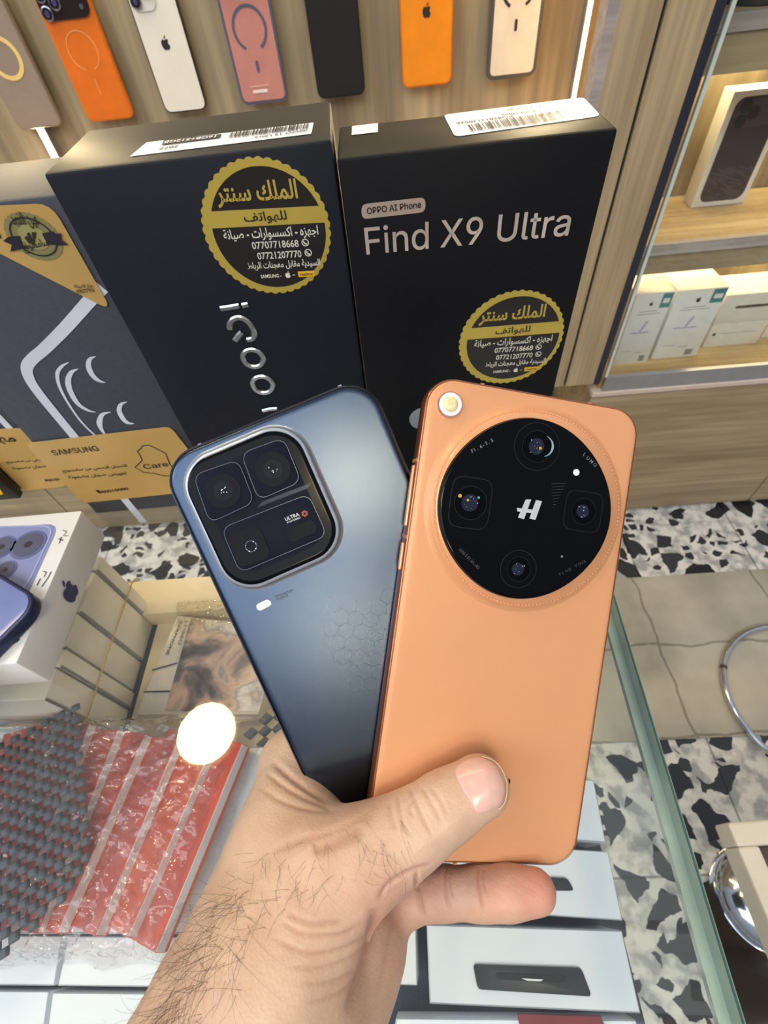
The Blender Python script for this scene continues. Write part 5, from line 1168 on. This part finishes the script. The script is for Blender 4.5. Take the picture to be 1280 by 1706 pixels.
for k in range(9):
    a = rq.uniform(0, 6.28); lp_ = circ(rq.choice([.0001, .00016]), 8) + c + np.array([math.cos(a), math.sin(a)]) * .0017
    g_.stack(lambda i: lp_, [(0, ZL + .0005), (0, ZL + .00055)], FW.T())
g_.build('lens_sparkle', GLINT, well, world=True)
q = ccw(quad_round(FW, [zi(630, 760), zi(762, 708), zi(790, 770), zi(652, 828)], .0022, ZL, n=8)); MB().stack(lambda i: q, [(0, ZL), (0, ZL + .0003)], FW.T()).build('pill_sensor', DEEP, well, world=True)
FW1 = Face(TI + RI[:, 2] * (ZW + ZL), RI[:, 0], RI[:, 1])
WPR = mat('white_print', (206, 208, 214), .4)
text('island_lettering', 'ULTRA', FW1, WPR, well, zi(630, 722), zi(697, 695), .0012, .0002, .015); text('island_lettering', 'POWERED', FW1, WPR, well, zi(637, 734), zi(702, 708), .0006, .0002, .01)
RED = mat('red_orange_print', (200, 74, 50), .4); sw = MB()
for k in range(6):
    a = k * math.pi / 3 + .2; c = FW1.hit(*zi(721, 685)); p = c + np.array([[math.cos(a + t) * (.0004 + t * .0005), math.sin(a + t) * (.0004 + t * .0005)] for t in np.linspace(0, 1.3, 6)])
    mm = MB(); mm.ribbon(p, .00025); sw.add(FW1.w(np.vstack(mm.V)[:, :2], .0002), mm.F)
sw.build('red_swirl', RED, well, world=True)
# fine texture lines between the blocks
hm = MB()
for k in range(22):
    a0_, b0_ = FW.hit(*zi(495 + k * 11, 655 - k * 4.2)), FW.hit(*zi(520 + k * 11, 625 - k * 4.2)); hm.ribbon(np.array([a0_, (a0_ + b0_) / 2, b0_]), .00012)
mesh('fine_ribs', FW.w(np.vstack(hm.V)[:, :2], .00008), hm.F, EDG, well, world=True)
# flash, lettering, honeycomb
q = ccw(quad_round(FI, [zi(482, 1128), zi(545, 1098), zi(565, 1125), zi(498, 1160)], .002, n=8)); MB().stack(lambda i: q, [(0, .0001), (0, .00025)], FI.T()).build('flash', mat('flash_white2', (230, 228, 226), .3, var=.1, scale=900), ph2, world=True)
INKB = mat('dark_navy_print', (22, 26, 40), .4)
text('back_lettering', 'MONSTER', FI, INKB, ph2, zi(583, 1094), zi(668, 1060), .00085, .0002, .0); text('back_lettering', 'INSIDE', FI, INKB, ph2, zi(589, 1107), zi(645, 1085), .00085, .0002, .0)
hx = MB(); A = FI.hit(612, 1075); rh = .0030
HEXM = mat('faint_honeycomb', (104, 106, 114), .35, .85)
for i in range(-5, 4):
    for j in range(-6, 7):
        c = A + np.array([i * rh * 1.5, (j + (i % 2) * .5) * rh * math.sqrt(3)])
        if abs(j + i * .3 + .5) > 3.6 - max(0, -i - 1) * .9 or i < -2: continue
        t_ = np.linspace(0, 2 * math.pi, 6, endpoint=False); hx.ribbon(c + np.c_[np.cos(t_), np.sin(t_)] * rh, .00007, .00022, True)
hx.build('honeycomb_print', HEXM, ph2)
p = FI.hit(566, 641); MB().box((p[0] - .0006, HI / 2 - .0006, -th_i + .0008), (p[0] + .0006, HI / 2 + .00006, -.0008)).build('antenna_line', mat('antenna_grey', (120, 126, 146), .5), ph2)
p = FI.hit(330, 737); MB().box((p[0] - .0006, HI / 2 - .0006, -th_i + .0008), (p[0] + .0006, HI / 2 + .00006, -.0008)).build('antenna_line', mat('antenna_grey', (120, 126, 146), .5), ph2)

# ceiling lamps: one shows mirrored in the counter glass, two glow softly in the satin back of the blue phone
def reflect_point(px_, py_, R, t, z):
    n = R[:, 2]; r = ray(px_, py_); p = EYE + r * (((t - EYE) @ n) / (r @ n)); v = (EYE - p) / np.linalg.norm(EYE - p); q = 2 * (n @ v) * n - v; return p + q * ((z - p[2]) / q[2])
def downlight(p, rad, estr, label):
    t = empty('ceiling_downlight', None, p, label, 'lamp', 'ceiling downlights')
    MB().stack(lambda i: circ(rad - i, 48), [(0, 0), (0, .01), (.002, .012)]).build('diffuser', mat('lit_lamp_glass_%d' % estr, (255, 240, 205), .4, emit=(255, 226, 168), estr=estr), t)
    MB().stack(lambda i: circ(rad + .02 - i, 48), [(0, .012), (0, .06), (.01, .07)]).build('housing', WHITE, t)
downlight(reflect_point(343, 1220, np.eye(3), np.zeros(3), 1.75), .115, 62, 'round warm ceiling downlight above the counter, seen mirrored in its glass')
downlight(reflect_point(590, 800, RI, TI, 2.0), .19, 42, 'round warm ceiling downlight glowing in the middle of the blue phone back')
downlight(reflect_point(575, 1040, RI, TI, 2.2), .24, 40, 'round warm ceiling downlight glowing low in the blue phone back')
# ================================================================== THE HAND
def field_mesh(groups, vox, kjoin):
    """smoothly blended tapered limbs turned into one closed surface; groups = [(k, [ (a, b, ra, rb), ... ]), ...]"""
    allp = np.array([p for k, L_ in groups for c in L_ for p in (c[0] - c[2], c[0] + c[2], c[1] - c[3], c[1] + c[3])])
    lo = allp.min(0) - .012; hi = allp.max(0) + .012; n = np.ceil((hi - lo) / vox).astype(int) + 1
    def one(k, L_):
        D = np.full(n, .05, np.float32)
        for a, b, ra, rb in L_:
            m_ = max(ra, rb) + k + .012
            i0 = np.clip(((np.minimum(a, b) - m_ - lo) / vox).astype(int), 0, n - 1); i1 = np.clip(((np.maximum(a, b) + m_ - lo) / vox).astype(int) + 2, 1, n)
            g = np.stack(np.meshgrid(*[lo[q] + vox * np.arange(i0[q], i1[q]) for q in range(3)], indexing='ij'), -1)
            ab = b - a; l2 = ab @ ab + 1e-12; t = np.clip(((g - a) @ ab) / l2, 0, 1)
            d = np.linalg.norm(g - a - t[..., None] * ab, axis=-1) - (ra + (rb - ra) * t)
            sl = tuple(slice(i0[q], i1[q]) for q in range(3)); o = D[sl]
            h = np.clip(.5 + .5 * (o - d) / k, 0, 1); D[sl] = o * (1 - h) + d * h - k * h * (1 - h)
        return D
    D = None
    for k, L_ in groups:
        d = one(k, L_)
        if D is None: D = d
        else: h = np.clip(.5 + .5 * (D - d) / kjoin, 0, 1); D = D * (1 - h) + d * h - kjoin * h * (1 - h)
    # surface nets
    S = D < 0
    c = np.zeros(np.array(S.shape) - 1, int)
    for dx_ in (0, 1):
        for dy_ in (0, 1):
            for dz_ in (0, 1): c += S[dx_:S.shape[0] - 1 + dx_, dy_:S.shape[1] - 1 + dy_, dz_:S.shape[2] - 1 + dz_]
    act = (c > 0) & (c < 8); idx = -np.ones(act.shape, int); ci_ = np.argwhere(act); idx[act] = np.arange(len(ci_))
    acc = np.zeros((len(ci_), 3)); cnt = np.zeros(len(ci_))
    cor = [(x, y, z) for x in (0, 1) for y in (0, 1) for z in (0, 1)]
    for i in range(8):
        for j in range(i + 1, 8):
            if sum(abs(cor[i][q] - cor[j][q]) for q in range(3)) != 1: continue
            A = ci_ + cor[i]; B = ci_ + cor[j]; da = D[A[:, 0], A[:, 1], A[:, 2]]; db = D[B[:, 0], B[:, 1], B[:, 2]]; m_ = (da < 0) != (db < 0)
            t = da / (da - db + 1e-20); acc[m_] += (A + (B - A) * t[:, None])[m_]; cnt[m_] += 1
    V = lo + vox * acc / cnt[:, None]; Fc = []
    for ax_ in range(3):
        s0 = [slice(1, -1)] * 3; s0[ax_] = slice(0, -1); s1 = list(s0); s1[ax_] = slice(1, None)
        a_s, b_s = S[tuple(s0)], S[tuple(s1)]; e_ = np.argwhere(a_s != b_s); off = np.ones(3, int); off[ax_] = 0; e_ = e_ + off
        u, v = [(1, 2), (2, 0), (0, 1)][ax_]; du = np.zeros(3, int); dv = du.copy(); du[u] = 1; dv[v] = 1
        q = [e_ - du - dv, e_ - dv, e_, e_ - du]; ids = np.stack([idx[x[:, 0], x[:, 1], x[:, 2]] for x in q], 1)
        flip = ~S[e_[:, 0], e_[:, 1], e_[:, 2]]; ids[flip] = ids[flip][:, ::-1]; Fc.append(ids)
    return V, np.vstack(Fc)
J = lambda x, y, zc, r: (at(x, y, zc), r)
def chain(*js):
    js = [J(*j) for j in js]; return [(a[0], b[0], a[1], b[1]) for a, b in zip(js[:-1], js[1:])]
HAND = [
 (.012, chain((372, 1690, .138, .0215), (312, 1860, .128, .0235), (265, 2080, .116, .027), (215, 2420, .100, .030))
      + chain((484, 1700, .143, .0215), (450, 1870, .135, .023), (410, 2100, .125, .026), (360, 2450, .103, .027))
      + chain((410, 1650, .141, .0205), (434, 1600, .147, .0200), (450, 1500, .154, .0166), (472, 1400, .163, .0140), (488, 1272, .185, .0120))
      + chain((480, 1680, .143, .0215), (472, 1590, .144, .0195), (558, 1456, .1495, .0140), (630, 1416, .151, .0106), (692, 1380, .1512, .0098))
      + chain((500, 1710, .152, .0165), (552, 1640, .157, .0165), (590, 1562, .163, .0148), (600, 1500, .172, .0120))
      + chain((470, 1600, .158, .018), (540, 1520, .168, .016), (560, 1430, .176, .013))
      + chain((540, 1436, .160, .0098), (496, 1322, .176, .0085))),
 (.005, chain((630, 1416, .151, .0106), (692, 1380, .1512, .0099), (740, 1346, .1522, .0098), (799, 1310, .1536, .0096))),
 (.004, chain((610, 1502, .1725, .0105), (676, 1492, .170, .0086), (740, 1487, .1665, .0074), (800, 1487, .1645, .0076), (845, 1486, .1636, .0076), (891, 1485, .163, .0072))),
 (.006, chain((488, 1272, .185, .0118), (575, 1180, .190, .0092), (690, 1130, .191, .0085), (775, 1118, .190, .0078))),
 (.006, chain((520, 1350, .184, .0112), (620, 1285, .191, .0092), (730, 1250, .192, .0085), (815, 1245, .191, .0078))),
 (.006, chain((560, 1430, .180, .0105), (650, 1380, .190, .0088), (750, 1358, .191, .0082), (830, 1355, .190, .0075))),
]
VOX = .00125
HV, HF = field_mesh(HAND, VOX, .0045)
# relax the surface a little
E_ = np.vstack([HF[:, [0, 1]], HF[:, [1, 2]], HF[:, [2, 3]], HF[:, [3, 0]]])
def relax(V, it, f=.5):
    for _ in range(it):
        s_ = np.zeros_like(V); n_ = np.zeros(len(V)); np.add.at(s_, E_[:, 0], V[E_[:, 1]]); np.add.at(s_, E_[:, 1], V[E_[:, 0]]); np.add.at(n_, E_[:, 0], 1); np.add.at(n_, E_[:, 1], 1); V = V * (1 - f) + f * s_ / n_[:, None]
    return V
HV = relax(HV, 3)
# finer mesh: split every quad in four so the creases are crisp
def subdivide(V, Fq):
    ed = np.sort(np.stack([np.stack([Fq[:, i], Fq[:, (i + 1) % 4]], 1) for i in range(4)], 1).reshape(-1, 2), 1)
    u, inv = np.unique(ed, axis=0, return_inverse=True); inv = inv.reshape(-1, 4); n = len(V); mid = (V[u[:, 0]] + V[u[:, 1]]) / 2; fc = V[Fq].mean(1); fi = n + len(u) + np.arange(len(Fq)); m_ = n + inv
    q = [np.stack([Fq[:, i], m_[:, i], fi, m_[:, (i - 1) % 4]], 1) for i in range(4)]
    return np.vstack([V, mid, fc]), np.vstack(q)
HV, HF = subdivide(HV, HF)
E_ = np.vstack([HF[:, [0, 1]], HF[:, [1, 2]], HF[:, [2, 3]], HF[:, [3, 0]]]); HV = relax(HV, 2)
def vnormals(V, Fq):
    fn = np.cross(V[Fq[:, 2]] - V[Fq[:, 0]], V[Fq[:, 3]] - V[Fq[:, 1]]); N = np.zeros_like(V)
    for i in range(4): np.add.at(N, Fq[:, i], fn)
    return N / (np.linalg.norm(N, axis=1)[:, None] + 1e-20)
HN = vnormals(HV, HF)
bvh = BVHTree.FromPolygons(HV.tolist(), HF.tolist())
PXV = proj(HV); toe = EYE - HV; dist = np.linalg.norm(toe, axis=1); facing = np.einsum('ij,ij->i', HN, toe) / dist
inview = (facing > .05) & (PXV[:, 0] > 150) & (PXV[:, 0] < 1000) & (PXV[:, 1] > 1150) & (PXV[:, 1] < 1800)
for i in np.where(inview)[0]:
    h = bvh.ray_cast(Vector(EYE), Vector(-toe[i] / dist[i]))
    if h[0] is not None and h[3] < dist[i] - .003: inview[i] = False
disp = np.zeros(len(HV)); red = np.zeros(len(HV)); dark = np.zeros(len(HV))
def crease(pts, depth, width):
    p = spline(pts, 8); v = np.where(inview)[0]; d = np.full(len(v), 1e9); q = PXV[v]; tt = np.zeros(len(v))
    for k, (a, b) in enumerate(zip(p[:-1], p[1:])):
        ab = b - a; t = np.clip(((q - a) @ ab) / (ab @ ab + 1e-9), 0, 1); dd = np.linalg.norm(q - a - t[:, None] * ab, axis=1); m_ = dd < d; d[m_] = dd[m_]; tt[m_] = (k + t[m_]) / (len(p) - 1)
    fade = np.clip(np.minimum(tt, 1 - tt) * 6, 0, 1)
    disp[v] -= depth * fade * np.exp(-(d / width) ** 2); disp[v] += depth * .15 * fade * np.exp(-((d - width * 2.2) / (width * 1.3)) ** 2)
    dark[v] = np.maximum(dark[v], .5 * fade * np.exp(-(d / (width * .8)) ** 2) * min(1, depth / .0005))  # painted shade: skin colour darkened along the creases
for pts, dp, wd in [
 ([(681, 1311), (692, 1335), (703, 1360), (723, 1398)], .0004, 3), ([(700, 1308), (712, 1328), (724, 1348), (738, 1376)], .0004, 3), ([(662, 1322), (666, 1350), (671, 1372), (686, 1398)], .0004, 3),
 ([(690, 1330), (682, 1345), (690, 1362)], .0003, 3), ([(648, 1335), (652, 1360), (660, 1385)], .0003, 4), ([(716, 1310), (735, 1335), (745, 1360)], .0003, 3),
 ([(745, 1440), (742, 1462), (744, 1485), (750, 1520)], .0006, 3), ([(798, 1442), (796, 1462), (800, 1482), (808, 1524)], .0006, 3), ([(807, 1445), (805, 1465), (811, 1490)], .0004, 3), ([(752, 1445), (750, 1470), (755, 1495)], .0004, 3), ([(694, 1450), (695, 1475), (700, 1500), (706, 1530)], .0008, 3.5),
 ([(467, 1534), (490, 1548), (512, 1556), (568, 1556), (610, 1534)], .0004, 4), ([(455, 1562), (509, 1586), (568, 1580), (618, 1552)], .0004, 4), ([(478, 1610), (530, 1612), (580, 1596), (614, 1570)], .0003, 4), ([(496, 1640), (556, 1634), (594, 1612)], .0003, 4), ([(510, 1672), (560, 1656), (592, 1630)], .0003, 4), ([(478, 1520), (520, 1538), (575, 1535)], .0004, 5),
 ([(628, 1512), (622, 1545), (612, 1590), (598, 1632), (578, 1690)], .0012, 9), ([(655, 1520), (648, 1560), (640, 1610), (628, 1660)], .0002, 6),
 ([(452, 1268), (480, 1292), (512, 1316), (552, 1342)], .0006, 5), ([(440, 1285), (476, 1312), (516, 1334), (556, 1350)], .0004, 4), ([(430, 1310), (470, 1335), (520, 1350), (565, 1352)], .0003, 4),
 ([(455, 1420), (500, 1400), (560, 1384), (620, 1352)], .0003, 7), ([(520, 1418), (560, 1404), (610, 1380)], .0006, 13), ([(630, 1500), (650, 1470), (690, 1448), (720, 1440)], .0005, 4)]: crease(pts, dp, wd)
nz = np.sin(HV[:, 0] * 900 + 3 * np.sin(HV[:, 1] * 310)) * np.sin(HV[:, 1] * 870 + 2 * np.sin(HV[:, 2] * 400)) * np.sin(HV[:, 2] * 950)
HV = HV + HN * (disp + nz * .000045)[:, None]
def blob(c, r, a):
    global red
    red = np.maximum(red, a * np.exp(-(np.linalg.norm(PXV - np.array(c), axis=1) / r) ** 2) * (facing > -.3) * (PXV[:, 1] > 1100))
blob((900, 1480), 70, 1.0); blob((840, 1490), 60, .7); blob((720, 1500), 70, .45); blob((650, 1500), 70, .5); blob((650, 1600), 80, .35); blob((830, 1330), 45, .4); blob((540, 1420), 60, .3)
def skin_mat():
    k = bpy.data.materials.new('skin'); k.use_nodes = True; n = k.node_tree; b = n.nodes['Principled BSDF']; L = n.links.new
    t = n.nodes.new('ShaderNodeTexCoord'); z = n.nodes.new('ShaderNodeTexNoise'); z.inputs['Scale'].default_value = 70; z.inputs['Detail'].default_value = 5
    r = n.nodes.new('ShaderNodeValToRGB'); e = r.color_ramp.elements; e[0].position = .32; e[0].color = lin((196, 160, 136)) + (1,); e[1].position = .68; e[1].color = lin((213, 182, 158)) + (1,)
    L(t.outputs['Object'], z.inputs['Vector']); L(z.outputs[0], r.inputs[0])
    at_ = n.nodes.new('ShaderNodeAttribute'); at_.attribute_name = 'blood_and_crease_shade'; s = n.nodes.new('ShaderNodeSeparateColor'); L(at_.outputs['Color'], s.inputs[0])
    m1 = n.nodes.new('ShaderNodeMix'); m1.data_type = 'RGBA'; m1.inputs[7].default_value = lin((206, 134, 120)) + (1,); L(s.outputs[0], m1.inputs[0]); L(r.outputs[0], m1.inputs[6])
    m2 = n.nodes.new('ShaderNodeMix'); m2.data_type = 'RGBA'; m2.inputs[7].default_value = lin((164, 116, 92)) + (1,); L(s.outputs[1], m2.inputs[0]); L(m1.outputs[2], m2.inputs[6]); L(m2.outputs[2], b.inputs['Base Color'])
    b.inputs['Roughness'].default_value = .48; b.inputs['Subsurface Weight'].default_value = .12; b.inputs['Subsurface Radius'].default_value = (.004, .0015, .0008); b.inputs['Subsurface Scale'].default_value = 1.0
    z2 = n.nodes.new('ShaderNodeTexVoronoi'); z2.inputs['Scale'].default_value = 1100; z3 = n.nodes.new('ShaderNodeTexNoise'); z3.inputs['Scale'].default_value = 380; z3.inputs['Detail'].default_value = 4; z3.inputs['Distortion'].default_value = 1
    ad = n.nodes.new('ShaderNodeMath'); ad.operation = 'ADD'; bp = n.nodes.new('ShaderNodeBump'); bp.inputs['Strength'].default_value = .16; bp.inputs['Distance'].default_value = .0006
    L(t.outputs['Object'], z2.inputs['Vector']); L(t.outputs['Object'], z3.inputs['Vector']); L(z2.outputs['Distance'], ad.inputs[0]); L(z3.outputs[0], ad.inputs[1]); L(ad.outputs[0], bp.inputs['Height']); L(bp.outputs[0], b.inputs['Normal'])
    return k
base = at(450, 1650, .15)
hand = mesh('hand', HV - base, HF, skin_mat(), None, smooth=True); hand.location = base.tolist()
M_ = np.eye(4); M_[:3, 3] = base; MW[hand.name] = M_
ca_ = hand.data.color_attributes.new('blood_and_crease_shade', 'FLOAT_COLOR', 'POINT'); ca_.data.foreach_set('color', np.c_[red * .75, dark, np.zeros(len(HV)), np.ones(len(HV))].astype(np.float32).ravel())
tag(hand, 'left hand and hairy forearm gripping both phones, thumb across the orange one', 'hand')
bvh = BVHTree.FromPolygons(HV.tolist(), HF.tolist())
def cast(x, y):
    d = ray(x, y); d = d / np.linalg.norm(d); h = bvh.ray_cast(Vector(EYE), Vector(d)); return (None, None) if h[0] is None else (np.array(h[0]), np.array(h[1]))
# thumb nail: a curved plate sunk in the skin
NAIL = mat('finger_nail', (222, 178, 166), .25, var=.06, scale=300, coat=.4); NAILTIP = mat('nail_free_edge', (222, 192, 164), .35)
def patch(name, outline_pts, m, parent, lift, n=15, dome=.0003):
    q = spline(outline_pts, 6, True); c = q.mean(0); N = len(q); V = []; Fc = []
    for k in range(n + 1):
        s_ = k / n
        for p in q:
            x, y = c + (p - c) * s_; h, nn = cast(x, y)
            V.append(h + nn * (lift * (1 if k < n else -.6) + dome * (1 - s_ ** 4)))
    for k in range(n):
        for j in range(N):
            a = k * N + j; b_ = k * N + (j + 1) % N; Fc.append((a, b_, b_ + N, a + N))
    return mesh(name, V, Fc, m, parent, world=True, smooth=True)
nail = patch('thumb_nail', [(757, 1283), (770, 1268), (795, 1261), (818, 1268), (834, 1286), (842, 1312), (838, 1336), (822, 1350), (796, 1357), (786, 1340), (768, 1312)], NAIL, hand, .0004)
MBt = [(818, 1262), (836, 1280), (846, 1306), (846, 1330), (836, 1345)]
p_ = spline([(806, 1262), (825, 1269), (839, 1285), (846, 1308), (843, 1334), (833, 1347)], 6); pw = []
for x, y in p_:
    h, nn = cast(x - 2.5, y); pw.append(h + nn * .0003)
MB().tube(pw, .00022, 6).build('nail_edge', NAILTIP, nail, world=True, smooth=True)
# hairs
print('hand lowest', HV[:, 2].min())
HAIR = mat('dark_hair', (78, 62, 52), .5)
hb_m = MB(); hr = np.random.default_rng(11); cnt_ = 0
def hair(x, y, ang, L_, lift, r0=.000045):
    h, nn = cast(x, y)
    if h is None: return
    h2, _ = cast(x + 6 * math.cos(ang), y + 6 * math.sin(ang))
    if h2 is None or np.linalg.norm(h2 - h) > .006:
        d = at(x + 6 * math.cos(ang), y + 6 * math.sin(ang), np.linalg.norm(h - EYE) * .9) - at(x, y, np.linalg.norm(h - EYE) * .9)
    else: d = h2 - h
    d /= np.linalg.norm(d); sd = np.cross(d, nn); cv = hr.normal(0, .35); P_ = []
    for t in np.linspace(0, 1, 7): P_.append(h + (d * t + sd * cv * t * t) * L_ + nn * (L_ * lift * t * (1.25 - t) + .0002 - .0004 * (t == 0)))
    hb_m.tube(P_, np.linspace(r0, r0 * .35, 7), 3, caps=False)
for _ in range(170):                                          # along the outer edge of the forearm
    y = hr.uniform(1480, 1760); xe_ = np.interp(y, [1400, 1500, 1600, 1706, 1760], [398, 362, 312, 248, 225]); x = xe_ + abs(hr.normal(0, 38)) + 1
    hair(x, y, math.radians(hr.normal(130, 26)), hr.uniform(.010, .020), hr.uniform(.25, .8))
for _ in range(100):                                          # wrist and back of the thumb
    x, y = hr.uniform(260, 560), hr.uniform(1440, 1740)
    if x > 380 + (1706 - y) * .55: continue
    hair(x, y, math.radians(hr.normal(150, 45)), hr.uniform(.005, .010), hr.uniform(.03, .2), .00005)
for _ in range(34): hair(hr.uniform(560, 690), hr.uniform(1360, 1470), math.radians(hr.normal(70, 22)), hr.uniform(.004, .008), .15, .000045)
for _ in range(40): hair(hr.uniform(420, 560), hr.uniform(1400, 1500), math.radians(hr.normal(110, 30)), hr.uniform(.004, .008), .15, .000045)
tag(hb_m.build('arm_hair', HAIR, hand, world=True), kind='stuff')
